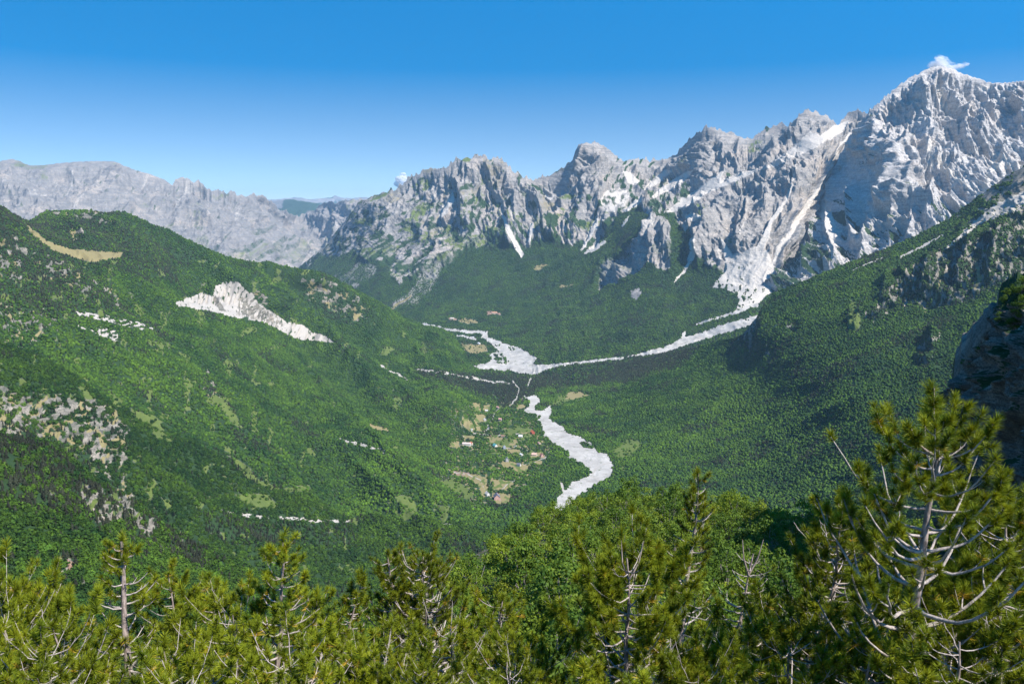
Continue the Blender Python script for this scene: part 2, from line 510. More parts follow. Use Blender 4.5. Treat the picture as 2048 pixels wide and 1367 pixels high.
RIVER_FAR = [(847, 644), (864, 651), (908, 656), (939, 661), (973, 661), (978, 667), (973, 673), (994, 680), (1018, 689), (1042, 697), (1062, 709), (1073, 716), (1070, 722), (1062, 728), (1083, 730), (1120, 727), (1155, 723), (1200, 718), (1247, 713),
             (1247, 716), (1200, 721), (1155, 727), (1120, 732), (1093, 738), (1080, 744), (1066, 750), (1042, 746), (1021, 739), (973, 739), (939, 739), (908, 744), (925, 736), (939, 732), (962, 727), (980, 723), (984, 715), (978, 708), (990, 703), (1000, 705), (994, 696), (985, 688), (973, 682), (961, 673), (964, 667), (939, 666), (908, 661), (880, 659), (850, 652)]
ISLES_FAR = [[(985, 706), (1000, 706), (1012, 716), (1020, 727), (1008, 729), (990, 722)], [(968, 662), (1000, 664), (990, 672), (975, 668)], [(988, 688), (998, 686), (998, 691), (990, 691)], [(1016, 694), (1024, 692), (1030, 698), (1022, 700)]]
DRY_BRANCH = [(1250, 714), (1290, 703), (1338, 689), (1362, 676), (1367, 662), (1371, 661), (1369, 674), (1400, 666), (1440, 650), (1480, 639), (1525, 627), (1525, 640), (1500, 650), (1470, 660), (1440, 668), (1400, 680), (1370, 690), (1330, 704), (1290, 710)]
DRY_UPPER = [(1388, 651), (1404, 642), (1430, 635), (1472, 621), (1500, 609), (1520, 604), (1515, 613), (1475, 626), (1425, 640), (1400, 648)]
SCREES = [
    [(1422, 574), (1440, 552), (1462, 530), (1500, 506), (1545, 528), (1562, 548), (1542, 586), (1500, 612), (1472, 620), (1478, 600), (1466, 584), (1446, 577)],
    [(1500, 496), (1520, 490), (1535, 500), (1540, 515), (1548, 535), (1560, 548), (1547, 572), (1540, 584), (1518, 606), (1490, 613), (1474, 619), (1478, 600), (1474, 582), (1450, 572), (1424, 573), (1440, 552), (1452, 535), (1446, 505), (1442, 476), (1452, 486), (1466, 508), (1485, 505)],
    [(1454, 331), (1440, 345), (1410, 366), (1375, 392), (1337, 419), (1320, 428), (1345, 424), (1380, 410), (1410, 390), (1440, 360)],
    [(1388, 340), (1360, 372), (1330, 385), (1300, 400), (1310, 385), (1345, 360), (1370, 345)],
    [(1246, 342), (1262, 345), (1280, 362), (1272, 370), (1255, 366)],
    [(1330, 340), (1345, 338), (1320, 365), (1285, 382), (1300, 362)],
    [(1282, 392), (1286, 400), (1272, 414), (1250, 424), (1238, 424), (1258, 412), (1272, 398)],
    [(1213, 380), (1240, 375), (1262, 385), (1250, 410), (1228, 424), (1205, 420), (1200, 400)],
    [(1216, 476), (1210, 486), (1190, 502), (1165, 508), (1180, 495), (1198, 484)],
    [(1262, 428), (1250, 450), (1240, 456), (1248, 440)],
    [(1388, 470), (1390, 500), (1386, 520), (1370, 545), (1342, 573), (1350, 560), (1372, 530), (1379, 505), (1378, 480)],
    [(1198, 430), (1194, 456), (1175, 485), (1164, 502), (1161, 500), (1172, 475), (1184, 450)],
    [(1064, 440), (1068, 452), (1062, 478), (1058, 492), (1054, 478), (1058, 455)],
    [(1000, 419), (1012, 436), (1024, 466), (1040, 492), (1050, 510), (1042, 516), (1032, 500), (1014, 466)],
    [(905, 385), (910, 400), (890, 430), (878, 436), (884, 415)],
    [(1090, 388), (1108, 392), (1104, 400), (1092, 398)],
    [(1520, 340), (1560, 330), (1600, 310), (1640, 290), (1690, 262), (1700, 240), (1670, 250), (1640, 270), (1620, 262), (1580, 300)],
    [(1350, 402), (1400, 380), (1460, 352), (1520, 335), (1500, 350), (1440, 376), (1390, 398)],
    [(1362, 432), (1385, 426), (1402, 432), (1388, 444), (1376, 438)],
]
CHUTES = [([(1594, 320), (1588, 350), (1578, 391), (1560, 419), (1543, 440), (1532, 473), (1519, 500)], [1, 1.5, 2.5, 4, 5, 6, 9]),
          ([(1668, 330), (1650, 362), (1634, 388), (1615, 412), (1595, 439), (1578, 470), (1558, 494), (1548, 524)], [2, 2, 5, 7, 6, 5, 5, 4]),
          ([(1700, 268), (1680, 290), (1670, 315)], [3, 3, 1.5]), ([(1496, 400), (1490, 440), (1470, 490)], [1, 1.5, 2])]
def build_massif():
    top = [(560, 566), (600, 532), (625, 512), (640, 502), (655, 488), (672, 462), (690, 442), (712, 412), (716, 403), (735, 398), (745, 392), (765, 386), (790, 377), (805, 370), (818, 356), (830, 350), (845, 343), (865, 342), (885, 340), (895, 330), (908, 324), (912, 318), (922, 322), (930, 317), (940, 319), (950, 313), (962, 316), (970, 314), (980, 320), (992, 316), (1003, 319), (1015, 332), (1030, 344), (1045, 352), (1062, 361), (1075, 356), (1090, 354), (1105, 350), (1118, 342), (1130, 334),
           (1146, 324), (1152, 306), (1158, 293), (1166, 288), (1182, 287), (1196, 289), (1205, 297), (1222, 309), (1238, 320), (1262, 322), (1290, 320), (1316, 321), (1335, 324), (1343, 315), (1356, 304), (1372, 288), (1385, 272), (1400, 262), (1412, 255), (1420, 253), (1432, 259), (1450, 266), (1462, 264), (1474, 271), (1485, 280), (1500, 279), (1512, 272), (1526, 262), (1545, 252), (1556, 250), (1566, 252), (1578, 253), (1592, 238), (1604, 227), (1620, 221), (1636, 222), (1648, 232), (1662, 242), (1680, 250), (1690, 236), (1705, 224), (1722, 224), (1740, 232), (1800, 240), (1900, 260)]
    bot = [(560, 600), (640, 620), (760, 680), (850, 700), (920, 760), (1000, 790), (1270, 790), (1400, 790), (1520, 760), (1600, 700), (1700, 660), (1900, 640)]
    C = [(560, 566, 9300), (600, 532, 9200), (640, 502, 9000), (690, 442, 8700), (715, 403, 8600), (790, 377, 8300), (900, 325, 8000), (950, 313, 7900), (1005, 319, 7800), (1062, 361, 7700), (1120, 342, 7600), (1175, 287, 7500), (1240, 321, 7600), (1335, 324, 7700), (1418, 254, 7300), (1490, 279, 7200), (1560, 251, 7100), (1625, 221, 7000), (1680, 250, 7000), (1740, 232, 6800), (1900, 260, 7000),
         (640, 560, 8100), (700, 520, 7900), (700, 560, 7300), (750, 450, 8000), (800, 520, 7150), (800, 615, 6150), (850, 640, 5600), (850, 700, 4800), (720, 620, 6600), (860, 570, 6500), (850, 430, 7600),
         (950, 380, 7600), (950, 450, 7200), (950, 520, 6700), (950, 580, 6150), (950, 640, 5450), (960, 680, 4800), (1000, 745, 3880), (930, 745, 3900), (1000, 790, 3250),
         (1060, 450, 7000), (1060, 540, 6300), (1060, 620, 5550), (1060, 690, 4500), (1060, 745, 3800), (1180, 400, 6950), (1200, 480, 6400), (1190, 560, 5700), (1200, 640, 4850), (1200, 700, 4150), (1170, 720, 3960),
         (1330, 400, 6800), (1280, 400, 6850), (1300, 440, 5950), (1300, 520, 5400), (1200, 520, 5900), (1220, 570, 5450), (1300, 600, 4900), (1300, 660, 4350), (1300, 706, 3960), (1380, 560, 5150),
         (1400, 340, 7000), (1400, 385, 6500), (1500, 330, 6500), (1600, 300, 6300), (1450, 400, 5800), (1400, 440, 5650), (1450, 500, 5200), (1480, 560, 4850), (1480, 600, 4500), (1450, 640, 4280), (1400, 680, 4060), (1500, 640, 4180), (1520, 700, 3600),
         (1650, 265, 6500), (1650, 300, 6000), (1620, 350, 5650), (1560, 450, 5180), (1540, 540, 4850), (1700, 400, 5900), (1700, 560, 5300), (1600, 620, 4600), (1900, 640, 5200)]
    L = Loft(top, bot, C, x0=560, x1=1900, step=1.3, rstep=1.3,
             jag=lambda x: (-ridged(x / 17, x * 0 + 8, o=4, gain=0.6) * 6.0 + 4.5) * smooth(730, 800, x) + fbm(x / 6, x * 0, o=3) * 1.8)
    PX, PY = L.PX, L.PY
    X, Y, Z = L.P[..., 0], L.P[..., 1], L.P[..., 2]
    wx, wy = wob(L, 7, 30, 3)
    # tree line, row by column
    tl = np.interp(PX, [560, 640, 700, 760, 800, 860, 900, 940, 980, 1010, 1040, 1080, 1120, 1170, 1200, 1240, 1300, 1345, 1400, 1450, 1500, 1560, 1900],
                   [580, 515, 505, 530, 560, 550, 530, 490, 490, 480, 505, 470, 478, 500, 470, 420, 420, 425, 520, 540, 560, 560, 560])
    tree = smooth(-6, 10, wy - tl + 16 * fbm(wx / 28, wy / 55, o=3))
    knob = poly_mask(wx, wy, [(1188, 572), (1196, 540), (1208, 516), (1240, 500), (1262, 482), (1285, 470), (1290, 442), (1305, 436), (1325, 442), (1340, 470), (1345, 520), (1335, 545), (1300, 525), (1270, 540), (1245, 555), (1215, 565)], 6)
    slab = poly_mask(wx, wy, [(1390, 400), (1420, 395), (1500, 355), (1700, 260), (1660, 360), (1560, 500), (1540, 580), (1450, 560), (1440, 500), (1400, 520), (1380, 470)], 8)
    low = poly_mask(wx, wy, [(1258, 580), (1275, 575), (1283, 590), (1272, 600), (1260, 596)], 3)
    face = smooth(0.0, 0.08, L.V) * (1 - tree)
    face = np.maximum(face, np.maximum(knob, slab))
    k = np.interp(PX, [600, 800, 950, 1060, 1180, 1300, 1420, 1700], [-0.9, -0.7, 0.0, 0.5, -0.5, -0.6, -0.9, -1.0])
    s = X + k * Z * 0.8
    s = s + 70 * fbm(X / 420, Z / 300, o=2)
    r = (ridged(s / 560, Y / 2200, Z / 1300, o=4) - 0.8) * 110 + (ridged(s / 190 + 7, Y / 700, Z / 340, o=4, gain=0.5) - 0.8) * 52 + (ridged(s / 62 + 3, Y / 200, Z / 150, o=3) - .8) * 21 + (ridged(X / 30, Y / 60, Z / 45, o=2) - .8) * 7
    bd = ridged((Z + 0.38 * X) / 46 + fbm(X / 300, Z / 300) * 1.2, X / 700, o=2); r = r + (bd - 0.7) * 9
    r += np.sin(Z / 13 + fbm(X / 300, Z / 400) * 4) * 1.2 * smooth(1300, 1360, PX)
    env = smooth(0, 0.07, L.V)
    scree = np.zeros(PX.shape, np.float32)
    sx, sy = wob(L, 2.5, 12, 9)
    for ln, w in CHUTES: scree = np.maximum(scree, line_mask(sx, sy, ln, w, 1.5))
    for p in SCREES: scree = np.maximum(scree, poly_mask(sx, sy, p, 2.0))
    r = r * np.interp(PX, [600, 760, 900, 1000], [0.42, 0.6, 0.85, 1.0])
    amp = r * env * (0.12 + 0.88 * face) * (1 - 0.8 * scree)
    amp += rib(PX, PY, [(1168, 290), (1160, 320), (1150, 345)], 7, 40, 60, 8) + rib(PX, PY, [(1300, 440), (1290, 480), (1262, 500)], 9, 30, 90) + rib(PX, PY, [(1232, 505), (1228, 560)], 8, 20, 50, 8) + rib(PX, PY, [(1205, 515), (1198, 560)], 7, 20, 50, 8)
    amp += rib(PX, PY, [(1318, 455), (1335, 500), (1340, 530)], 8, 14, 60, 8) + rib(PX, PY, [(1490, 385), (1478, 430), (1480, 500)], 14, 40, 60) + rib(PX, PY, [(1440, 400), (1425, 450), (1422, 500)], 12, 30, 55) + rib(PX, PY, [(1540, 340), (1530, 380), (1515, 420)], 14, 30, 45)
    amp += rib(PX, PY, [(1395, 470), (1400, 540)], 8, 20, 40) + rib(PX, PY, [(1330, 320), (1322, 350)], 8, 20, 30, 6) + rib(PX, PY, [(1440, 275), (1445, 330)], 8, 20, 40, 8) + rib(PX, PY, [(1478, 280), (1470, 320)], 8, 20, 40, 8) + rib(PX, PY, [(1600, 240), (1590, 290)], 10, 25, 50, 8) + rib(PX, PY, [(930, 320), (925, 350)], 6, 14, 45, 6) + rib(PX, PY, [(975, 322), (970, 350)], 6, 20, 45, 6)
    amp += -rib(PX, PY, [(1100, 405), (1090, 430), (1085, 445)], 10, 10, 60, 8)
    amp += (1 - face) * tree * fbm(X / 160, Y / 160, o=3) * 12
    L.displace(amp); L.reproject(); PX, PY = L.PX, L.PY; wx, wy = wob(L, 7, 30, 3); sx, sy = wob(L, 2.5, 12, 9)
    scree = np.zeros(PX.shape, np.float32)
    for ln, w in CHUTES: scree = np.maximum(scree, line_mask(sx, sy, ln, w, 1.5))
    for p in SCREES: scree = np.maximum(scree, poly_mask(sx, sy, p, 2.0))
    X, Y, Z = L.P[..., 0], L.P[..., 1], L.P[..., 2]
    N = L.normals()
    z = zones(PX.shape)
    g = fbm(s / 260, Z / 170, o=4) + 0.5 * (N[..., 2] - 0.45)
    put(z, 'turf', smooth(0.12, 0.4, g + np.interp(PX, [600, 700, 1000, 1150, 1300], [0.12, 0.08, 0.02, -0.15, -0.3]) + np.interp(PY - L.top[None], [0, 30, 80], [-0.3, -0.2, 0.05])) * 0.7 * (1 - smooth(1480, 1620, PX)))
    put(z, 'dry', smooth(0.25, 0.45, fbm(s / 200 + 5, Z / 260 + 3, o=4)) * 0.45 * (1 - smooth(1100, 1300, PX)))
    veg = smooth(0.12, 0.3, fbm(s / 70 + 40, Z / 160, o=4) + 0.4 * (N[..., 2] - 0.5) + np.interp(PY - tl, [-220, -60, 0], [-0.45, 0.02, 0.20]) - 0.08)
    veg = np.maximum(veg, smooth(0.02, 0.25, fbm(s / 60 + 40, Z / 90, o=4) + np.interp(PY - tl, [-160, -40, 0], [-0.3, 0.0, 0.15])) * (1 - smooth(1000, 1200, PX)) * 0.75)
    put(z, 'forest', veg * 0.9 * (1 - 0.75 * slab) * (1 - 0.5 * knob))
    t2 = tree * (1 - knob) * (1 - slab) * (1 - low)
    grassy = poly_mask(wx, wy, [(660, 560), (720, 520), (760, 540), (700, 580)], 10) * 0.8
    grassy = np.maximum(grassy, poly_mask(wx, wy, [(780, 610), (830, 570), (850, 520), (870, 500), (880, 540), (860, 590), (800, 620)], 6) * 0.8)
    put(z, 'forest', t2 * (1 - grassy))
    put(z, 'turf', grassy * 0.55, ('forest', 'scree'))
    put(z, 'forest', grassy * 0.7 * smooth(-0.1, 0.2, fbm(PX / 9, PY / 9, o=3)))
    for p, kk in (([(1065, 533), (1085, 528), (1100, 533), (1088, 540), (1070, 539)], 'dry'), ([(918, 642), (930, 637), (957, 642), (950, 648), (925, 648)], 'dry'), ([(976, 624), (990, 620), (1002, 624), (996, 629), (980, 629)], 'soil'), ([(895, 637), (910, 634), (918, 638), (900, 641)], 'soil'),
                  ([(1115, 575), (1150, 565), (1145, 570), (1120, 580)], 'dry'), ([(920, 690), (945, 684), (970, 690), (975, 700), (955, 708), (935, 703), (925, 697)], 'dry'), ([(838, 718), (860, 716), (900, 720), (910, 728), (880, 735), (845, 730)], 'dry'), ([(903, 702), (918, 700), (915, 706), (903, 707)], 'dry'),
                  ([(765, 630), (820, 588), (826, 586), (800, 612), (775, 632)], 'dry')):
        put(z, kk, poly_mask(wx, wy, p, 3) * 0.95)
    scree = scree * (1 - 0.6 * poly_mask(PX, PY, SCREES[7], 5) * smooth(-0.3, 0.2, fbm(PX / 10, PY / 8, o=3)))
    put(z, 'scree', scree * (0.35 + 0.65 * smooth(-0.5, 0.1, fbm(PX / 9, PY / 14, o=3) + 0.3)))
    gul = smooth(0.9, 1.0, ridged(s / 210 + 2, Z / 2600, o=1)) * smooth(-0.1, 0.2, fbm(X / 600, Z / 500)) * face
    put(z, 'scree', gul * 0.55)
    # the pale stony speckle of the lower face of the fan
    fan = poly_mask(sx, sy, [(1424, 573), (1452, 535), (1500, 520), (1500, 600), (1474, 618), (1455, 600)], 4)
    put(z, 'forest', fan * smooth(0.1, 0.3, fbm(PX / 7, PY / 12, o=3) - 0.22 + smooth(540, 610, PY) * 0.12), ('scree',))
    river = np.maximum(poly_mask(sx, sy, RIVER_FAR, 1.4) * 1.3, line_mask(sx, sy, [(847, 648), (880, 655), (940, 664), (972, 664)], 2.6, 0.8))
    for p in ISLES_FAR: river = np.minimum(river, 1 - poly_mask(sx, sy, p, 0.8) * smooth(-0.2, 0.1, fbm(PX / 6, PY / 4) + 0.1))
    river = np.maximum(river, line_mask(sx, sy, [(914, 670), (932, 672), (952, 679)], 1.8, 0.6))
    dry = np.maximum(poly_mask(sx, sy, DRY_BRANCH, 0.8), poly_mask(sx, sy, DRY_UPPER, 0.8))
    dry = dry * smooth(-0.55, -0.25, fbm((PX + 1.7 * PY) / 30, (PY - 0.3 * PX) / 7 * -1, o=2) + 0.25)
    for p in ([(833, 737), (870, 741), (908, 744)],): dry = np.maximum(dry, line_mask(sx, sy, p, 1.6, 0.8))
    rv = np.maximum(river, dry)
    z['forest'] *= (1 - rv); z['turf'] *= (1 - rv); z['dry'] *= (1 - rv)
    L.z = z; L.tree = z['forest'] * t2 * (1 - rv)
    L.tl = tl; L.slab = slab; L.face = face
    L.build("central_mountain_massif", M_rock, pack(z), back=[(0.015, -60), (0.06, -500), (0.15, -1300)], split={"gravel_riverbed_far": (river, M_gravel), "dry_stream_bed": (dry, M_gravel)})
    return L
MASSIF = build_massif()

# ---- the great pale peak on the right
def build_peak():
    top = [(1520, 640), (1532, 606), (1540, 575), (1552, 552), (1572, 525), (1590, 490), (1602, 466), (1612, 450), (1628, 420), (1640, 398), (1652, 372), (1662, 345), (1676, 318), (1690, 290), (1704, 268), (1722, 245), (1735, 226), (1748, 216), (1760, 206), (1775, 192), (1790, 180), (1806, 168), (1818, 160), (1836, 150), (1850, 141), (1866, 136), (1880, 134), (1892, 137), (1904, 142), (1920, 150), (1938, 155), (1960, 161), (1985, 168), (2000, 167), (2020, 166), (2048, 163), (2100, 160), (2180, 180), (2260, 160), (2360, 210)]
    bot = [(1520, 690), (1700, 660), (1900, 620), (2048, 560), (2360, 500)]
    C = [(1735, 226, 5850), (1790, 180, 5850), (1880, 134, 5850), (1985, 168, 5700), (2048, 163, 5500), (2200, 180, 5400), (2360, 210, 5300), (1690, 290, 6050), (1640, 398, 5700), (1602, 466, 5450), (1552, 552, 5000), (1532, 606, 4700),
         (1770, 290, 5400), (1800, 240, 5600), (1900, 220, 5550), (1900, 300, 5250), (2048, 240, 5250), (2048, 310, 4950), (1785, 380, 5000), (1720, 380, 5350), (1850, 400, 4900), (1950, 400, 4700), (1760, 450, 4850), (1700, 480, 4850), (1680, 520, 4700), (1640, 540, 4650), (1600, 580, 4550), (1800, 470, 4650),
         (1560, 650, 4250), (1700, 600, 4350), (1900, 520, 4300), (2048, 420, 4400), (2048, 540, 4000), (2360, 500, 3900), (2360, 340, 4500)]
    L = Loft(top, bot, C, x0=1520, x1=2360, step=1.3, rstep=1.3, jag=lambda x: (-ridged(x / 15, x * 0 + 2, o=4, gain=0.6) * 5.5 + 4.0) * (1 - 0.6 * smooth(1820, 1850, x)) + fbm(x / 6, x * 0, o=2) * 1.0)
    PX, PY = L.PX, L.PY; X, Y, Z = L.P[..., 0], L.P[..., 1], L.P[..., 2]
    k = np.interp(PX, [1520, 1700, 1850, 2100], [-0.6, -0.15, 0.0, 0.35])
    s = X + k * Z
    s = s + 60 * fbm(X / 380, Z / 260, o=2)
    r = (ridged(s / 420 + 5, Y / 2200, Z / 900, o=4) - 0.8) * 85 + (ridged(s / 160, Y / 700, Z / 250, o=4, gain=0.5) - 0.8) * 42 + (ridged(s / 50 + 3, Y / 200, Z / 110, o=3) - .8) * 21 + (ridged(X / 25, Y / 50, Z / 30, o=2) - .8) * 7
    bd = ridged((Z + 0.2 * X) / 40 + fbm(X / 260, Z / 260) * 1.2, X / 700, o=2); r = r + (bd - 0.7) * 9
    r += np.sin(Z / 12 + fbm(X / 260, Z / 300) * 5) * 2.2 * (1 - smooth(300, 420, PY)) * smooth(-0.2, 0.3, fbm(X / 200, Z / 120))
    wall = poly_mask(PX, PY, [(1690, 300), (1720, 330), (1765, 345), (1778, 380), (1755, 430), (1715, 440), (1690, 450), (1640, 480), (1600, 500), (1600, 470), (1645, 400)], 14)
    amp = r * smooth(0, 0.06, L.V) * (1 - 0.75 * wall)
    for pts, wl, wr, a in (([(1928, 225), (1924, 260), (1930, 310)], 20, 50, 120), ([(1992, 175), (1985, 215), (1990, 245)], 16, 40, 80), ([(2012, 300), (2000, 350)], 18, 60, 110),
                           ([(1756, 244), (1752, 280), (1757, 314)], 14, 40, 90), ([(1848, 260), (1842, 300), (1840, 345)], 10, 40, 80), ([(1862, 370), (1856, 410), (1850, 461)], 14, 40, 100), ([(1845, 183), (1838, 200), (1842, 216)], 22, 40, 80),
                           ([(1790, 330), (1785, 380), (1770, 430)], 26, 70, 150), ([(1632, 440), (1625, 500), (1615, 560)], 14, 25, 80), ([(1664, 430), (1660, 480), (1668, 540)], 12, 18, 80), ([(1705, 380), (1700, 430), (1706, 480)], 8, 16, 90),
                           ([(1742, 440), (1728, 480), (1715, 540)], 12, 24, 80), ([(1792, 400), (1788, 450), (1780, 500)], 10, 24, 70), ([(1826, 420), (1820, 470), (1812, 500)], 10, 22, 70), ([(1900, 360), (1910, 420)], 14, 40, 70), ([(1570, 560), (1566, 590)], 10, 14, 60),
                           ([(1808, 290), (1800, 330)], 14, 30, 80), ([(2048, 190), (2040, 260)], 20, 40, 80), ([(1880, 140), (1878, 170)], 14, 40, 40), ([(1965, 250), (1960, 300)], 16, 30, 70)):
        amp = amp + rib(PX + 6 * fbm(PX / 30, PY / 22, o=3), PY, pts, wl * 0.6, wr, a, 12)
    L.displace(amp); L.reproject(); PX, PY = L.PX, L.PY
    z = zones(PX.shape)
    N = L.normals()
    wx, wy = wob(L, 5, 20, 1)
    vegline = np.interp(PX, [1520, 1600, 1700, 1800, 1900, 2048], [420, 430, 455, 450, 430, 400])
    veg = smooth(0.1, 0.3, fbm(s / 60 + 3, Z / 90, o=4) + 0.9 * (N[..., 2] - 0.35) + np.interp(wy - vegline, [-80, 0, 120], [-0.8, -0.22, 0.22]))
    put(z, 'forest', veg * 0.9)
    scr = np.zeros(PX.shape, np.float32)
    for p in ([(1866, 175), (1874, 160), (1895, 200), (1905, 225), (1890, 240), (1880, 215)], [(1868, 300), (1880, 310), (1905, 340), (1945, 375), (1970, 392), (1950, 388), (1905, 360), (1870, 330)], [(1850, 270), (1862, 280), (1868, 330), (1858, 340)],
              [(1990, 300), (2048, 330), (2048, 350), (2010, 335), (1985, 345), (1972, 392), (1960, 380), (1980, 330)], [(1650, 395), (1664, 410), (1666, 440), (1684, 460), (1672, 500), (1655, 470), (1640, 430)], [(1960, 165), (1990, 172), (1965, 190), (1950, 185)]):
        scr = np.maximum(scr, poly_mask(wx, wy, p, 3))
    put(z, 'scree', scr * 0.8)
    warm = poly_mask(wx, wy, [(1880, 175), (1905, 200), (1900, 225), (1885, 215)], 8)
    put(z, 'soil', warm * 0.3)
    L.build("great_limestone_peak", M_peak, pack(z), back=[(0.02, -60), (0.08, -500), (0.2, -1500)])
build_peak()

# ---- the near valley: left hill, village terraces, riverbed, right slope
RIVER_NEAR = [(1066, 789), (1072, 790), (1080, 800), (1078, 806), (1069, 812), (1069, 820), (1080, 821), (1090, 817), (1101, 811), (1103, 822), (1098, 836), (1124, 853), (1137, 867), (1161, 873), (1182, 887), (1196, 904), (1213, 906), (1220, 921), (1226, 934), (1223, 949), (1196, 967), (1175, 979), (1155, 993), (1137, 1010), (1124, 1022), (1108, 1018), (1113, 996), (1124, 986),
              (1134, 976), (1141, 964), (1175, 954), (1178, 946), (1182, 942), (1165, 928), (1151, 920), (1140, 917), (1131, 912), (1129, 901), (1118, 893), (1103, 884), (1094, 876), (1086, 867), (1087, 856), (1080, 846), (1073, 839), (1072, 828), (1060, 826), (1045, 824), (1052, 817), (1059, 808), (1058, 801), (1052, 797)]
ROCKY = [  # outcrops among thin trees: outline, bareness
    ([(-40, 760), (0, 775), (60, 785), (120, 790), (190, 800), (235, 830), (262, 885), (245, 925), (205, 925), (160, 900), (100, 880), (40, 868), (-40, 870)], 0.75),
    ([(160, 975), (190, 968), (215, 985), (225, 972), (270, 985), (268, 1020), (300, 1035), (312, 1062), (290, 1062), (250, 1040), (225, 1040), (200, 1060), (175, 1020)], 0.85),
    ([(60, 500), (110, 510), (160, 545), (230, 580), (240, 600), (180, 590), (120, 570), (70, 545)], 0.35), ([(-40, 600), (40, 610), (110, 625), (115, 665), (60, 660), (-40, 660)], 0.4), ([(-40, 480), (30, 470), (60, 505), (40, 560), (-40, 560)], 0.45),
    ([(600, 560), (660, 562), (720, 600), (745, 640), (700, 640), (650, 610), (610, 590)], 0.5), ([(60, 418), (110, 415), (215, 420), (225, 450), (180, 445), (120, 430)], 0.45), ([(130, 455), (165, 460), (170, 480), (150, 480)], 0.5), ([(490, 575), (515, 580), (540, 605), (520, 610)], 0.5),
    ([(400, 740), (420, 740), (430, 780), (412, 790)], 0.5), ([(180, 860), (260, 850), (260, 900), (200, 900)], 0.6), ([(180, 920), (260, 930), (250, 970), (210, 960)], 0.35),
    ([(0, 640), (70, 630), (110, 660), (60, 690), (0, 690)], 0.3), ([(230, 590), (260, 595), (240, 615), (220, 605)], 0.4)]
WHITE = [  # bare pale scarps and gravel runs
    [(349, 605), (376, 595), (403, 585), (426, 591), (430, 571), (451, 563), (475, 563), (489, 578), (508, 590), (517, 606), (547, 626), (574, 643), (600, 648), (614, 654), (625, 665), (649, 670), (672, 686), (643, 683), (602, 679), (581, 672), (554, 657), (523, 643), (472, 636), (431, 624), (393, 617), (355, 612)],
    [(137, 621), (191, 626), (240, 636), (280, 645), (318, 662), (290, 660), (250, 652), (205, 641), (160, 632)],
    [(145, 645), (160, 650), (178, 660), (200, 652), (212, 655), (220, 660), (228, 657), (237, 668), (236, 684), (222, 680), (205, 674), (182, 664), (160, 656)],
    [(440, 1018), (470, 1022), (520, 1030), (560, 1032), (600, 1033), (650, 1037), (700, 1036), (700, 1045), (640, 1045), (600, 1041), (555, 1038), (500, 1036), (455, 1028)],
    [(756, 728), (780, 736), (800, 746), (822, 762), (812, 760), (790, 748), (765, 736)], [(676, 874), (720, 884), (780, 902), (760, 900), (720, 892), (685, 882)], [(833, 735), (905, 745), (973, 757), (1034, 766), (1034, 770), (973, 764), (905, 750), (833, 740)]]
TURF = [[(262, 815), (300, 830), (325, 855), (348, 886), (320, 880), (290, 850), (266, 835)], [(150, 765), (170, 770), (190, 800), (172, 798)], [(290, 675), (345, 688), (335, 695), (300, 686)], [(350, 700), (385, 712), (388, 722), (362, 714)], [(430, 790), (470, 820), (490, 860), (470, 850), (440, 815)], [(455, 910), (500, 935), (520, 960), (560, 975), (620, 970), (625, 985), (580, 985), (520, 970), (470, 930)],
        [(470, 985), (540, 990), (560, 1015), (500, 1015)], [(220, 780), (250, 800), (240, 820), (215, 800)], [(790, 990), (815, 992), (835, 1010), (830, 1030), (805, 1040), (800, 1010)], [(875, 1010), (900, 1012), (893, 1040), (885, 1045)], [(880, 960), (900, 955), (930, 970), (950, 990), (935, 1000), (905, 985)],
        [(1118, 790), (1145, 783), (1180, 790), (1150, 800), (1115, 810), (1095, 812)], [(1700, 600), (1712, 600), (1722, 640), (1712, 672), (1695, 650)], [(1228, 892), (1250, 878), (1275, 880), (1285, 888), (1270, 908), (1240, 918), (1226, 908)], [(1234, 930), (1248, 930), (1250, 942), (1240, 943)],
 [(1925, 800), (1900, 790), (1880, 800), (1900, 812)], [(1000, 1095), (1010, 1090), (1014, 1105), (1002, 1105)], [(1040, 868), (1060, 862), (1065, 878), (1040, 885)]]
MEADOW = [[(48, 443), (70, 462), (95, 482), (140, 497), (200, 502), (248, 505), (240, 515), (185, 525), (140, 512), (104, 500), (60, 466)], [(925, 838), (935, 835), (948, 848), (950, 860), (938, 862), (926, 850)], [(950, 826), (972, 830), (968, 842), (955, 845), (965, 860), (975, 862), (952, 862), (948, 840)], [(945, 805), (960, 805), (962, 822), (950, 822)], [(965, 810), (980, 808), (980, 820), (966, 820)],
          [(925, 868), (952, 872), (950, 878), (926, 876)], [(898, 888), (918, 880), (918, 892), (900, 894)], [(975, 874), (1010, 870), (1005, 880), (980, 888)], [(1008, 855), (1065, 858), (1066, 868), (1040, 866), (1008, 872)], [(990, 885), (1035, 875), (1036, 888), (1010, 895), (990, 893)], [(1012, 896), (1040, 898), (1040, 906), (1015, 905)], [(1055, 905), (1088, 903), (1090, 915), (1060, 918)], [(1000, 920), (1030, 925), (1060, 930), (1050, 940), (1038, 950), (1025, 935), (1005, 935)],
          [(920, 945), (950, 948), (975, 955), (975, 990), (965, 995), (960, 975), (940, 960)], [(984, 955), (1000, 960), (1030, 962), (1020, 975), (1000, 980), (984, 978)], [(985, 985), (1000, 985), (1022, 992), (1018, 1004), (995, 1006), (988, 998)], [(1032, 808), (1052, 810), (1050, 816), (1034, 818)], [(1135, 785), (1160, 783), (1178, 791), (1150, 797), (1130, 799)], [(735, 842), (750, 850), (775, 855), (778, 862), (755, 860), (738, 854)], [(1070, 920), (1085, 921), (1084, 927), (1070, 926)]]
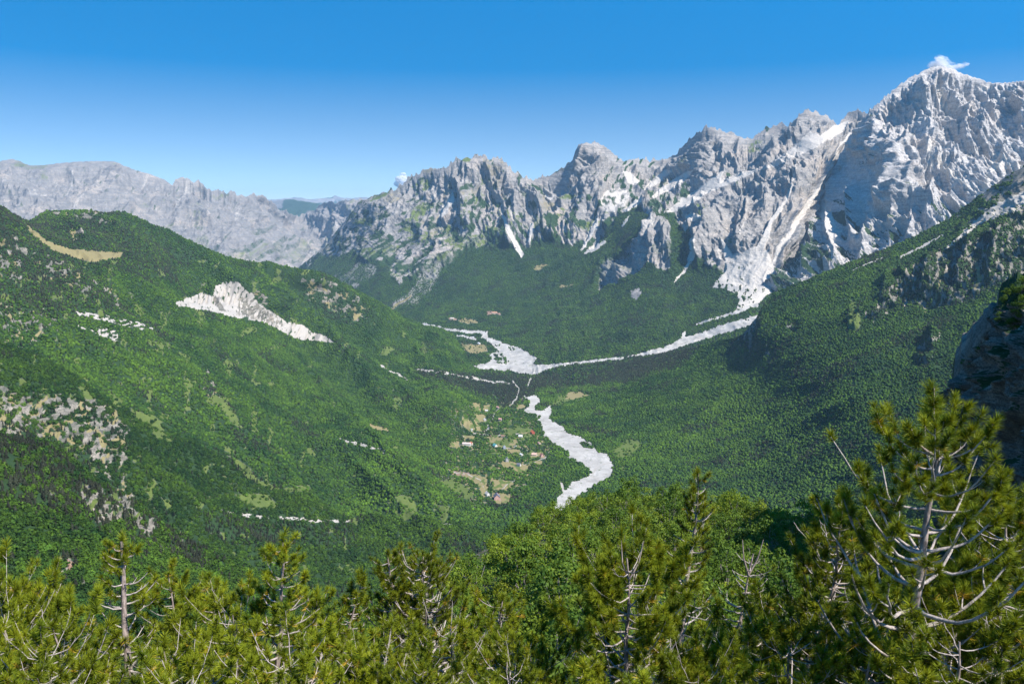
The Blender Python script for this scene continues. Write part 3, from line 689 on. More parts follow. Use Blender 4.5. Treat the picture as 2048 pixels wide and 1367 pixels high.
SOIL = [[(128, 1118), (146, 1126), (150, 1148), (140, 1150), (133, 1132)], [(20, 1095), (34, 1092), (30, 1102)], [(110, 1113), (125, 1113), (122, 1122)], [(300, 1162), (325, 1160), (322, 1175), (302, 1175)], [(900, 940), (940, 945), (935, 952), (905, 948)], [(985, 988), (1000, 988), (1002, 1002), (988, 1002)]]
CLIFFS = [([(1760, 580), (1800, 550), (1850, 515), (1880, 500), (1940, 480), (1990, 445), (2048, 420), (2200, 400), (2200, 560), (2048, 560), (1980, 578), (1940, 600), (1905, 612), (1870, 618), (1820, 608), (1780, 630), (1745, 640), (1730, 625), (1750, 605)], 0.62),
          ([(1478, 690), (1485, 665), (1500, 640), (1520, 620), (1522, 650), (1512, 680), (1495, 700)], 0.8), ([(1835, 695), (1855, 670), (1880, 665), (1872, 700), (1860, 730), (1830, 735)], 0.6), ([(1555, 640), (1600, 645), (1590, 660), (1550, 655)], 0.35), ([(1690, 632), (1720, 600), (1725, 640), (1712, 670)], 0.6), ([(1530, 690), (1550, 690), (1548, 720), (1530, 718)], 0.4)]
UPPER = [(2360, 190), (2360, 420), (2048, 470), (1990, 500), (1960, 470), (1900, 500), (1880, 520), (1860, 500), (1900, 460), (1918, 420), (1960, 385), (1990, 350), (2048, 320)]

def build_valley():
    top = [(-320, 392), (-60, 400), (0, 412), (20, 422), (45, 437), (58, 443), (72, 432), (95, 421), (130, 421), (165, 419), (195, 422), (215, 427), (228, 422), (250, 424), (280, 436), (300, 446), (340, 460), (370, 476), (400, 490), (430, 503), (460, 514), (490, 521), (520, 524), (540, 522), (560, 530), (600, 537), (640, 542), (665, 552), (700, 571), (730, 588), (760, 604), (790, 622), (820, 640), (850, 650), (880, 655), (905, 668), (920, 690), (940, 726), (965, 745), (1000, 750), (1100, 750), (1180, 734), (1270, 716), (1330, 706), (1400, 692), (1450, 678), (1480, 672),
           (1500, 650), (1512, 636), (1525, 612), (1545, 588), (1580, 572), (1640, 548), (1700, 524), (1760, 502), (1800, 486), (1850, 462), (1900, 436), (1918, 422), (1950, 398), (1985, 372), (2010, 355), (2048, 332), (2200, 250), (2360, 190)]
    bot = [(-320, 1330), (2360, 1330)]
    C = [(-320, 392, 2300), (0, 412, 2500), (60, 445, 2900), (200, 424, 3300), (300, 446, 3400), (400, 490, 3450), (520, 524, 3550), (640, 542, 3900), (760, 604, 4150), (850, 650, 4250), (920, 690, 4100), (965, 745, 3850), (1060, 750, 3750), (1180, 734, 3880), (1270, 716, 3850), (1330, 706, 3550), (1400, 692, 3250), (1480, 672, 2950),
         (1040, 800, 3020), (1085, 850, 2600), (1160, 900, 2230), (1210, 935, 2030), (1180, 965, 1900), (1120, 1010, 1680), (960, 850, 2650), (1000, 900, 2200), (1000, 970, 1850),
         (700, 700, 3450), (700, 800, 2650), (700, 900, 2020), (700, 1000, 1600), (700, 1100, 1300), (900, 800, 2850), (900, 900, 2120), (900, 1000, 1680), (900, 1080, 1420), (820, 730, 3500), (600, 620, 3650), (600, 760, 2750),
         (480, 570, 3300), (480, 635, 3050), (400, 600, 3050), (400, 700, 2330), (400, 800, 1880), (400, 900, 1520), (400, 1000, 1280), (400, 1100, 1080), (0, 500, 2150), (0, 600, 1800), (0, 700, 1480), (0, 800, 1230), (0, 870, 1100), (0, 1000, 920), (0, 1150, 760),
         (200, 470, 3050), (180, 512, 2750), (200, 600, 2150), (200, 700, 1780), (200, 800, 1480), (200, 900, 1260), (200, 1000, 1080), (200, 1150, 880), (-320, 600, 1400), (-320, 900, 850), (-320, 1200, 560), (-320, 1330, 450),
         (2048, 332, 3050), (2360, 190, 3000), (1900, 436, 3150), (1700, 524, 3020), (1580, 572, 3020), (1525, 612, 2980), (1500, 650, 2900),
         (1300, 760, 3080), (1300, 800, 2760), (1300, 850, 2500), (1300, 900, 2190), (1300, 960, 1900), (1500, 700, 2780), (1500, 760, 2600), (1500, 850, 2220), (1500, 950, 1880), (1700, 600, 2620), (1700, 700, 2260), (1700, 800, 1930), (1700, 900, 1720), (1700, 980, 1520),
         (1900, 500, 2750), (1900, 600, 2350), (1900, 700, 1980), (1900, 800, 1650), (2048, 450, 2600), (2048, 600, 2080), (2048, 800, 1400), (2360, 400, 2300), (2360, 800, 1150), (1200, 1250, 1080), (1700, 1250, 950), (700, 1300, 900), (2360, 1330, 650), (1150, 1080, 1420)]
    L = Loft(top, bot, C, x0=-320, x1=2360, step=1.7, rstep=1.7, jag=lambda x: fbm(x / 20, x * 0, o=3) * 2.0)
    PX, PY = L.PX, L.PY; X, Y, Z = L.P[..., 0], L.P[..., 1], L.P[..., 2]
    left = 1 - smooth(820, 1000, PX); right = smooth(1180, 1330, PX)
    env = smooth(0, 0.05, L.V)
    # ravines and spurs running down each side
    a = (PX * 0.62 - PY * 0.78); b = (PX * 0.78 + PY * 0.62)
    rl = (ridged((a + 12 * fbm(PX / 60, PY / 60)) / 120, b / 900, o=3) - 0.7)
    a2 = (PX * 0.36 + PY * 0.93)
    rr = (ridged((a2 + 14 * fbm(PX / 80, PY / 80)) / 85, (PX - PY) / 900 + 5, o=3) - 0.7)
    sc = L.D / 2200
    amp = rl * 48 * left * sc + rr * 13 * right * sc * smooth(0.08, 0.3, L.V) + fbm(X / 190, Y / 190, o=4) * (14 * left + 9 * right)
    wx, wy = wob(L, 8, 36, 4)
    sx, sy = wob(L, 2.2, 10, 6)
    bare = np.zeros(PX.shape, np.float32)
    for p, v in ROCKY: bare = np.maximum(bare, poly_mask(wx, wy, p, 10) * v)
    cl = np.zeros(PX.shape, np.float32)
    for p, v in CLIFFS: cl = np.maximum(cl, poly_mask(wx, wy, p, 7) * v)
    up = poly_mask(wx, wy, UPPER, 8)
    white = np.zeros(PX.shape, np.float32)
    for p in WHITE: white = np.maximum(white, poly_mask(sx, sy, p, 1.6))
    rockr = (ridged(X / 60, Y / 60, Z / 110, o=4) - 0.8)
    amp = amp + rockr * (26 * cl + 14 * up + 3.5 * bare + 5 * white) + (ridged(X / 150, Z / 200, o=3) - 0.8) * 40 * cl
    amp += (rib(PX + 5 * fbm(PX / 20, PY / 20), PY, [(1528, 612), (1520, 650), (1516, 690)], 7, 30, 10, 14) + rib(PX, PY, [(1880, 505), (1860, 560), (1850, 600)], 12, 40, 50) + rib(PX, PY, [(1960, 470), (1940, 540), (1925, 590)], 14, 40, 60) + rib(PX, PY, [(2040, 440), (2010, 520), (1990, 570)], 16, 50, 70)
            + rib(PX, PY, [(1780, 545), (1765, 600)], 10, 30, 40) + rib(PX, PY, [(1870, 672), (1858, 725)], 8, 22, 18, 10))
    gully = smooth(0.5, 1.0, ridged((PX + 0.3 * PY) / 16, PY / 200, o=2)) * poly_mask(PX, PY, WHITE[0], 3)
    amp -= gully * 12
    L.displace(amp * env); L.reproject(); PX, PY = L.PX, L.PY
    wx, wy = wob(L, 8, 36, 4); sx, sy = wob(L, 2.2, 10, 6)
    bare = np.zeros(PX.shape, np.float32)
    for p, v in ROCKY: bare = np.maximum(bare, poly_mask(wx, wy, p, 10) * v)
    cl = np.zeros(PX.shape, np.float32)
    for p, v in CLIFFS: cl = np.maximum(cl, poly_mask(wx, wy, p, 7) * v)
    up = poly_mask(wx, wy, UPPER, 8)
    white = np.zeros(PX.shape, np.float32)
    for p in WHITE: white = np.maximum(white, poly_mask(sx, sy, p, 1.6))
    X, Y, Z = L.P[..., 0], L.P[..., 1], L.P[..., 2]
    z = zones(PX.shape)
    z['forest'] += 1
    # scattered bare ground: rock ribs and turf among the trees on the steep left
    nz = fbm(wx / 26, wy / 34, o=4)
    sp = smooth(0.40, 0.62, nz + 0.12 * (1 - smooth(300, 700, PX))) * left * (PY > 520)
    put(z, 'turf', sp * 0.8)
    b2 = smooth(0.05, 0.3, fbm(PX / 15 + 3, PY / 13, o=5, gain=0.6) * 1.2 - 0.42 + bare) * smooth(0.03, 0.2, bare)
    dryrock = smooth(-0.1, 0.2, fbm(PX / 30 + 8, PY / 30, o=3))
    put(z, 'dry', b2 * dryrock * 0.75); put(z, 'rock', b2 * (1 - dryrock))
    c2 = smooth(0.0, 0.22, fbm(PX / 8 + 3, PY / 20, o=4) * 1.3 - 0.66 + cl) * smooth(0.03, 0.2, cl)
    put(z, 'rock', c2)
    u2 = up * smooth(-0.05, 0.15, fbm(PX / 30 - PY / 60, PY / 14 + PX / 50, o=4) + smooth(450, 370, PY) * 0.75 - 0.45)
    put(z, 'rock', u2)
    for p, w in (([(2060, 395), (1990, 422), (1950, 448), (1905, 487), (1890, 498)], [16, 12, 6, 3, 1.5]), ([(1885, 470), (1850, 490), (1800, 514)], [2, 3, 2.5]), ([(1765, 515), (1740, 525), (1705, 540)], [1, 1.5, 1])):
        put(z, 'scree', line_mask(sx, sy, p, w, 1.5) * smooth(-0.5, -0.1, fbm(PX / 12, PY / 8) + 0.2))
    for p, w in (([(1952, 525), (1960, 555), (1950, 578)], [3, 5, 2]), ([(1880, 560), (1872, 600), (1850, 625)], [2, 3, 2]), ([(1985, 560), (1975, 580)], [3, 2])): put(z, 'dry', line_mask(sx, sy, p, w, 2) * 0.8)
    for p in TURF: put(z, 'turf', poly_mask(wx * 0.6 + PX * 0.4, wy * 0.6 + PY * 0.4, p, 4) * 0.95)
    for p in MEADOW: put(z, 'dry', poly_mask(sx, sy, p, 1.6))
    for p in SOIL: put(z, 'soil', poly_mask(sx, sy, p, 3))
    put(z, 'turf', poly_mask(sx, sy, [(1005, 858), (1040, 853), (1066, 858), (1060, 864), (1010, 866)], 2)); put(z, 'turf', poly_mask(sx, sy, [(990, 882), (1020, 876), (1028, 884), (1005, 893)], 2))
    for p in ([(1014, 843), (1022, 840), (1024, 848), (1016, 850)], [(1036, 902), (1048, 904), (1046, 910), (1038, 910)], [(980, 905), (1000, 903), (1000, 910)], [(925, 975), (935, 985), (930, 992)]): put(z, 'turf', poly_mask(sx, sy, p, 2))
    w0 = poly_mask(sx, sy, WHITE[0], 1.6)
    white = np.maximum(w0, white * smooth(-0.12, 0.08, fbm((PX - PY * 0.4) / 14, PY / 4.5, o=3) + 0.04))
    wsp = white * (0.25 + 0.75 * smooth(-0.35, -0.1, fbm(PX / 5, PY / 10, o=3) + 0.12))
    put(z, 'scree', wsp)
    # gullied grey part of the scarp
    put(z, 'rock', poly_mask(sx, sy, [(425, 597), (432, 590), (455, 625), (440, 622)], 3) * 0.8); put(z, 'rock', poly_mask(sx, sy, [(472, 632), (480, 590), (510, 600), (545, 630), (570, 650), (555, 655), (520, 641)], 4) * smooth(-0.2, 0.2, fbm(PX / 4, PY / 14, o=2) + 0.1) * 0.9)
    river = poly_mask(sx, sy, RIVER_NEAR, 0.8)
    river = np.maximum(river, line_mask(sx, sy, [(1066, 796), (1052, 794), (1048, 791)], 1.5, 0.6))
    river = np.maximum(river, poly_mask(sx, sy, [(1088, 816), (1101, 811), (1103, 823), (1096, 828), (1086, 824)], 0.8) )
    for p in ([(1158, 885), (1168, 883), (1186, 892), (1184, 897), (1166, 894)], [(1076, 832), (1079, 832), (1079, 836), (1075, 836)], [(1129, 901), (1137, 901), (1137, 907), (1130, 907)], [(1129, 908), (1137, 908), (1137, 914), (1130, 914)]): river = np.minimum(river, 1 - poly_mask(PX, PY, p, 0.8))
    paths = np.zeros(PX.shape, np.float32)
    for p, w in (([(1026, 761), (1031, 770), (1037, 778), (1033, 795), (1021, 811)], 1.4), ([(1061, 757), (1056, 770)], 1.5), ([(1006, 741), (1014, 755)], 0.9), ([(1030, 960), (1018, 966), (1005, 976)], 1.0), ([(1122, 965), (1128, 985)], 2.5), ([(760, 902), (790, 912)], 0.8), ([(860, 1045), (940, 1050)], 0.5), ([(925, 872), (952, 866), (985, 871), (1015, 868), (1040, 866)], 0.7), ([(968, 866), (975, 850), (985, 838), (990, 824), (1003, 812)], 0.6), ([(1010, 896), (1035, 892), (1060, 903), (1085, 914)], 0.7), ([(978, 990), (968, 975), (962, 960), (935, 948), (905, 943)], 0.7), ([(1040, 930), (1062, 926), (1090, 915), (1100, 900)], 0.6)): paths = np.maximum(paths, line_mask(sx, sy, p, w, 0.7))
    put(z, 'scree', paths)
    track = line_mask(PX, PY, [(1226, 925), (1205, 928), (1190, 938), (1184, 952), (1192, 956), (1200, 964)], 0.8, 0.5)
    rv = river
    for kx in ('forest', 'turf', 'dry'): z[kx] *= (1 - rv)
    z['track'] = track
    # where trees stand, and how many of them are dark conifers
    L.tree = np.clip(z['forest'] + 0.22 * z['turf'] * smooth(-0.1, 0.2, fbm(PX / 8, PY / 8)) - np.maximum(white, paths) - 0.0, 0, 1)
    vill = poly_mask(wx, wy, [(900, 800), (1040, 795), (1075, 840), (1100, 880), (1100, 940), (1060, 960), (1020, 1010), (940, 1010), (870, 960), (900, 900)], 20)
    L.tree *= 1 - 0.85 * vill * smooth(0.05, 0.25, fbm(PX / 9, PY / 7, o=3) + 0.10)
    put(z, 'dry', vill * 0.8 * smooth(0.1, 0.3, fbm(PX / 10, PY / 7 + 9, o=3) + 0.02), ('forest',))
    put(z, 'turf', vill * 0.8 * smooth(0.05, 0.3, fbm(PX / 12 + 4, PY / 8, o=3)), ('forest',))
    con = poly_mask(wx, wy, [(830, 742), (908, 746), (1000, 742), (1066, 752), (1120, 738), (1250, 718), (1400, 690), (1380, 720), (1270, 760), (1180, 770), (1080, 778), (1060, 800), (1010, 812), (960, 790), (900, 765), (850, 755)], 8)
    con = np.maximum(con, poly_mask(wx, wy, [(-60, 400), (60, 430), (220, 430), (300, 450), (400, 520), (340, 560), (180, 540), (260, 620), (120, 640), (-60, 620)], 25) * 0.7)
    con = np.maximum(con, poly_mask(wx, wy, [(560, 540), (700, 580), (760, 640), (700, 650), (600, 600)], 20) * 0.6)
    con = np.maximum(con, poly_mask(wx, wy, [(440, 1040), (700, 1050), (720, 1090), (500, 1100), (400, 1060)], 15) * 0.6)
    con = np.maximum(con, bare * 0.45); con = np.maximum(con, cl)
    L.con = np.clip(con, 0.04, 0.95)
    L.z = z; L.thin = bare
    L.build("valley_slopes", M_land, pack(z), back=[(0.03, -60), (0.10, -300), (0.2, -600)], split={"gravel_track": (track * river, NTRACK), "gravel_riverbed": (river, M_gravel)})
    return L
def ntrack():
    k = NT("track_dirt"); k.base(k.mix(k.noise(0.3, 3), (0.30, 0.27, 0.24), (0.40, 0.37, 0.33))); return k.m
NTRACK = ntrack()
VALLEY = build_valley()

# ---- the nearer wooded spur at the lower left
def build_spur():
    top = [(-320, 845), (-40, 868), (20, 874), (60, 879), (100, 890), (130, 905), (160, 935), (185, 960), (230, 982), (270, 1005), (320, 1045), (370, 1080), (430, 1110), (520, 1150), (640, 1200), (760, 1260)]
    C = [(-320, 845, 700), (0, 872, 760), (130, 905, 800), (185, 960, 800), (270, 1005, 820), (370, 1080, 830), (520, 1150, 820), (760, 1260, 800), (-320, 1330, 330), (0, 1330, 360), (300, 1330, 420), (760, 1330, 560), (0, 1100, 510), (200, 1100, 590), (400, 1200, 580), (200, 1000, 720)]
    L = Loft(top, [(-320, 1345), (760, 1345)], C, x0=-320, x1=760, step=2.2, rstep=2.2, jag=lambda x: fbm(x / 20, x * 0, o=2) * 2)
    PX, PY = L.PX, L.PY; X, Y, Z = L.P[..., 0], L.P[..., 1], L.P[..., 2]
    wx, wy = wob(L, 7, 30, 2)
    bare = np.zeros(PX.shape, np.float32)
    for p, v in (([(160, 975), (190, 962), (215, 985), (225, 972), (272, 985), (268, 1020), (300, 1035), (312, 1062), (290, 1066), (250, 1040), (225, 1040), (200, 1060), (172, 1020)], 0.85), ([(275, 1035), (300, 1030), (318, 1060), (290, 1070)], 0.8), ([(90, 980), (112, 980), (110, 995), (95, 995)], 0.6), ([(135, 1040), (147, 1038), (143, 1070), (135, 1065)], 0.6), ([(340, 1075), (365, 1080), (370, 1100), (350, 1095)], 0.5),
                 ([(110, 1110), (160, 1120), (175, 1160), (130, 1170)], 0.5)):
        bare = np.maximum(bare, poly_mask(wx, wy, p, 6) * v)
    L.displace((fbm(X / 60, Y / 60, o=3) * 6 + bare * (ridged(X / 14, Y / 14, Z / 20, o=4) - 0.7) * 5) * smooth(0, 0.04, L.V)); L.reproject(); PX, PY = L.PX, L.PY; wx, wy = wob(L, 7, 30, 2)
    z = zones(PX.shape); z['forest'] += 1
    b2 = smooth(0.0, 0.25, fbm(PX / 9 + 3, PY / 12, o=4) * 1.2 - 0.5 + bare) * smooth(0.03, 0.2, bare)
    tf = smooth(-0.05, 0.15, fbm(PX / 22, PY / 18 + 6, o=2) - 0.05)
    put(z, 'turf', b2 * tf * 0.9); put(z, 'rock', b2 * (1 - tf))
    for p in SOIL[:4]: put(z, 'soil', poly_mask(wx, wy, p, 5) * 0.9)
    L.z = z; L.tree = z['forest']; L.con = np.clip(bare * 0.8 + 0.08 + 0.6 * poly_mask(wx, wy, [(300, 1000), (400, 1080), (440, 1120), (380, 1120), (300, 1060)], 15), 0, 0.9); L.thin = bare
    L.build("wooded_spur", M_land, pack(z), back=[(0.04, -30), (0.12, -120)])
    return L
SPUR = build_spur()
print("land", round(time.time() - T0, 1))
# ================================================================ THE VILLAGE
def flat_mat(name, col, rough=0.8, nz=0.25, scale=1.5):
    k = NT(name); n = k.noise(scale, 3)
    k.base(k.mix(n, tuple(c * (1 - nz) for c in col), tuple(min(1, c * (1 + nz)) for c in col))); k.b.inputs['Roughness'].default_value = rough
    return k.m
_pv = project(VALLEY.P); _pm = project(MASSIF.P)
def ground_at(px, py, L=None):
    L = L or VALLEY; q = _pv if L is VALLEY else _pm
    d = (q[0] - px) ** 2 + (q[1] - py) ** 2
    i = np.unravel_index(np.argmin(d), d.shape)
    return L.P[i], i
def box_mesh(x0, x1, y0, y1, z0, z1):
    v = np.array([(x, y, z) for x in (x0, x1) for y in (y0, y1) for z in (z0, z1)], float)
    f = np.array([(0, 1, 3, 2), (4, 6, 7, 5), (0, 4, 5, 1), (2, 3, 7, 6), (0, 2, 6, 4), (1, 5, 7, 3)])
    return v, f
M_glass = flat_mat("window_glass", (0.04, 0.05, 0.06), 0.3, 0.1)
M_wood = flat_mat("door_wood", (0.16, 0.09, 0.05), 0.7)
_mats = {}
def cmat(kind, col):
    k = (kind, col)
    if k not in _mats: _mats[k] = flat_mat(kind, col)
    return _mats[k]
def house(px, py, w, l, h, rot, wall, roof, label, rh=0.5, L=None, chimney=False, cat="house"):
    p, (iy, ix) = ground_at(px, py, L)
    LL = L or VALLEY
    dist = np.hypot(LL.P[..., 0] - p[0], LL.P[..., 1] - p[1])
    clear = np.maximum(w, l) * 0.75 + 5
    LL.tree[dist < clear] *= 0.0
    # keep the line of sight to the house open where the photograph shows it open
    fr = (np.abs(LL.P[..., 0] - p[0] * LL.P[..., 1] / p[1]) < w * 0.6) & (LL.P[..., 1] < p[1]) & (LL.P[..., 1] > p[1] - 22)
    LL.tree[fr] *= 0.1
    e = bpy.data.objects.new("house", None); COL.objects.link(e)
    e.location = (p[0], p[1], p[2]); e.rotation_euler = (0, 0, radians(rot))
    tag(e, label, cat, "houses of the valley village")
    # walls with gable ends
    a, b = w / 2, l / 2; r = h + w * rh * 0.8
    v = np.array([(-a, -b, -3), (a, -b, -3), (a, b, -3), (-a, b, -3), (-a, -b, h), (a, -b, h), (a, b, h), (-a, b, h), (0, -b, r), (0, b, r)], float)
    me = bpy.data.meshes.new("wall")
    me.from_pydata([tuple(q) for q in v], [], [(0, 1, 5, 8, 4), (2, 3, 7, 9, 6), (1, 2, 6, 5), (3, 0, 4, 7)])
    me.materials.append(cmat("plaster", wall)); o = bpy.data.objects.new("wall", me); COL.objects.link(o); o.parent = e
    # roof: two slabs with an overhang
    t = 0.25; ov = 0.7; sl = (r - h) / a
    V = []; Fc = []
    for s in (-1, 1):
        base = len(V)
        for (x, z) in ((0, r + 0.02), (s * (a + ov), h - ov * sl + 0.02)):
            for y in (-b - ov, b + ov):
                V += [(x, y, z), (x, y, z + t)]
        Fc += [tuple(base + i for i in q) for q in ((0, 1, 3, 2), (4, 6, 7, 5), (0, 4, 5, 1), (2, 3, 7, 6), (0, 2, 6, 4), (1, 5, 7, 3))]
    ro = mesh_from("roof", np.array(V), np.array(Fc), cmat("roofing", roof), smooth_shade=False, parent=e)
    if chimney:
        cv, cf = box_mesh(a * 0.3, a * 0.3 + 0.8, b * 0.3, b * 0.3 + 0.8, h, r + 1.2)
        mesh_from("chimney", cv, cf, cmat("plaster", wall), smooth_shade=False, parent=ro)
    dv, df = box_mesh(-0.5, 0.5, -b - 0.06, -b + 0.05, -0.3, 2.1)
    mesh_from("door", dv, df, M_wood, smooth_shade=False, parent=e)
    nfl = 2 if h > 4.5 else 1
    for fl in range(nfl):
        for x in ((-a * 0.6, a * 0.6) if w > 6 else (a * 0.6,)):
            wv, wf = box_mesh(x - 0.5, x + 0.5, -b - 0.05, -b + 0.05, 1.0 + 2.8 * fl, 2.2 + 2.8 * fl)
            mesh_from("window", wv, wf, M_glass, smooth_shade=False, parent=e)
    for y in (-b * 0.5, b * 0.5):
        wv, wf = box_mesh(a - 0.05, a + 0.05, y - 0.5, y + 0.5, 1.0, 2.2)
        mesh_from("window", wv, wf, M_glass, smooth_shade=False, parent=e)
    return e
WHT, CRM, GRYW, PNK, STN = (0.62, 0.60, 0.57), (0.55, 0.48, 0.38), (0.38, 0.38, 0.38), (0.50, 0.32, 0.28), (0.36, 0.33, 0.30)
RED, ORG, TEAL, GRYR, BRN, WR, PKR = (0.42, 0.10, 0.06), (0.50, 0.16, 0.08), (0.12, 0.36, 0.36), (0.14, 0.14, 0.17), (0.22, 0.14, 0.10), (0.60, 0.59, 0.60), (0.44, 0.25, 0.22)
for hs in [
    (933, 890, 10, 24, 5.5, 82, WHT, (0.55, 0.42, 0.38), "long cream white building standing alone left of the village", 0.35, None, True),
    (943, 889, 8, 8, 6, 60, CRM, RED, "small red roofed annex at the right end of the long cream building", 0.5),
    (969, 841, 7, 9, 6, 15, WHT, WR, "narrow white house at the edge of the upper dry meadow", 0.5),
    (1001, 841, 8, 10, 6, 70, STN, PKR, "grey pink roofed house in the trees above the green field", 0.6, None, True),
    (977, 858, 6, 7, 5, 0, WHT, GRYR, "little white hut at the foot of the upper dry meadow", 0.5),
    (944, 862, 5, 7, 6, 10, WHT, WR, "tiny white hut between dry meadows at the far left of the village", 0.5),
    (1042, 874, 9, 11, 4.5, 75, WHT, WR, "white roofed house below the bright green field", 0.5),
    (1065, 867, 10, 13, 6.5, 25, RED, ORG, "orange red house near the riverbed at the right of the green field", 0.6, None, True),
    (990, 893, 9, 12, 4.5, 35, WHT, TEAL, "house with a turquoise roof left of the lower green field", 0.7),
    (1009, 897, 7, 9, 5, 10, (0.42, 0.46, 0.56), WR, "small bluish white house below the lower green field", 0.7),
    (1005, 874, 7, 10, 4.5, 80, STN, BRN, "brown roofed cottage at the end of the long field track", 0.6),
    (1068, 911, 9, 13, 5, 80, CRM, (0.50, 0.34, 0.28), "pale pink roofed house on the bare yard near the river woods", 0.5),
    (1083, 913, 8, 9, 5.5, 20, PNK, (0.30, 0.14, 0.13), "dark red roofed house at the right of the bare yard", 0.6, None, True),
    (1043, 910, 6, 8, 4, 40, WHT, WR, "tiny white shed beside the round green plot", 0.4),
    (1014, 923, 8, 8, 7, 12, GRYW, (0.30, 0.31, 0.33), "tall grey house on the clearing below the village", 0.8, None, True),
    (1037, 931, 7, 10, 5, 60, WHT, GRYR, "white house with dark roof beside the brown clearing", 0.6),
    (993, 997, 13, 17, 6.5, 8, PNK, GRYR, "large house with a long slate grey roof at the lowest clearing", 0.6, None, True),
    (974, 990, 8, 10, 5, 30, WHT, (0.42, 0.40, 0.38), "pale grey roofed house left of the large slate roofed house", 0.6),
    (973, 822, 6, 9, 4, 85, WHT, WR, "low white cottage at the top of the village", 0.4),
    (995, 816, 7, 8, 4.5, 60, PNK, PKR, "pink cottage among trees at the top of the village", 0.5),
    (1079, 888, 7, 8, 5, 30, CRM, PKR, "pinkish cottage in the wood between the red house and the bare yard", 0.5),
]:
    house(*hs)
for hs in [
    (904, 638, 16, 26, 8, 80, CRM, (0.5, 0.42, 0.38), "distant cream building beside the far field beyond the riverbed", 0.35, MASSIF),
    (989, 626, 16, 30, 7, 85, CRM, (0.50, 0.26, 0.16), "distant long building with an orange roof in the far forest", 0.35, MASSIF),
    (958, 688, 12, 16, 6, 40, WHT, WR, "white roofed farmhouse by the bend of the far riverbed", 0.5, MASSIF),
    (946, 676, 9, 12, 5, 70, WHT, WR, "small white barn left of the far riverbed bend", 0.5, MASSIF),
    (903, 722, 14, 14, 5, 20, STN, GRYR, "dark roofed house on the dry meadow left of the confluence", 0.6, MASSIF)]:
    house(*hs)
# ================================================================ THE FORESTS (nobody could count these trees)
def leaf_material(name, rough=0.75, transl=0.0, noise_scale=0.6, amt=0.5):
    k = NT(name)
    c = k.attr('tint')
    n = k.noise(noise_scale, 3, 0.6)
    c = k.mix(k.ramp(n, [(0.3, (0, 0, 0)), (0.7, (amt, amt, amt))]), c, k.mix(1.0, c, (0.45, 0.5, 0.5), 'MULTIPLY'))
    k.base(c); k.b.inputs['Roughness'].default_value = rough
    if transl > 0:
        tr = k.n('ShaderNodeBsdfTranslucent'); k.l(k.mix(1.0, c, (1.5, 1.3, 0.5), 'MULTIPLY'), tr.inputs[0])
        ms = k.n('ShaderNodeMixShader'); ms.inputs[0].default_value = transl
        k.l(k.b.outputs[0], ms.inputs[1]); k.l(tr.outputs[0], ms.inputs[2]); k.l(ms.outputs[0], k.out.inputs['Surface'])
    return k.m
M_forest = leaf_material("forest_crowns", noise_scale=0.9, amt=0.8)

def ico(sub):
    t = (1 + 5 ** 0.5) / 2
    v = [(-1, t, 0), (1, t, 0), (-1, -t, 0), (1, -t, 0), (0, -1, t), (0, 1, t), (0, -1, -t), (0, 1, -t), (t, 0, -1), (t, 0, 1), (-t, 0, -1), (-t, 0, 1)]
    f = [(0, 11, 5), (0, 5, 1), (0, 1, 7), (0, 7, 10), (0, 10, 11), (1, 5, 9), (5, 11, 4), (11, 10, 2), (10, 7, 6), (7, 1, 8), (3, 9, 4), (3, 4, 2), (3, 2, 6), (3, 6, 8), (3, 8, 9), (4, 9, 5), (2, 4, 11), (6, 2, 10), (8, 6, 7), (9, 8, 1)]
    v = [np.array(p) / np.linalg.norm(p) for p in v]
    for _ in range(sub):
        mid = {}; nf = []
        def m(a, b):
            kk = (min(a, b), max(a, b))
            if kk not in mid:
                p = v[a] + v[b]; v.append(p / np.linalg.norm(p)); mid[kk] = len(v) - 1
            return mid[kk]
        for a, b, c in f:
            x, y, w = m(a, b), m(b, c), m(c, a)
            nf += [(a, x, w), (b, y, x), (c, w, y), (x, y, w)]
        f = nf
    return np.array(v), np.array(f)

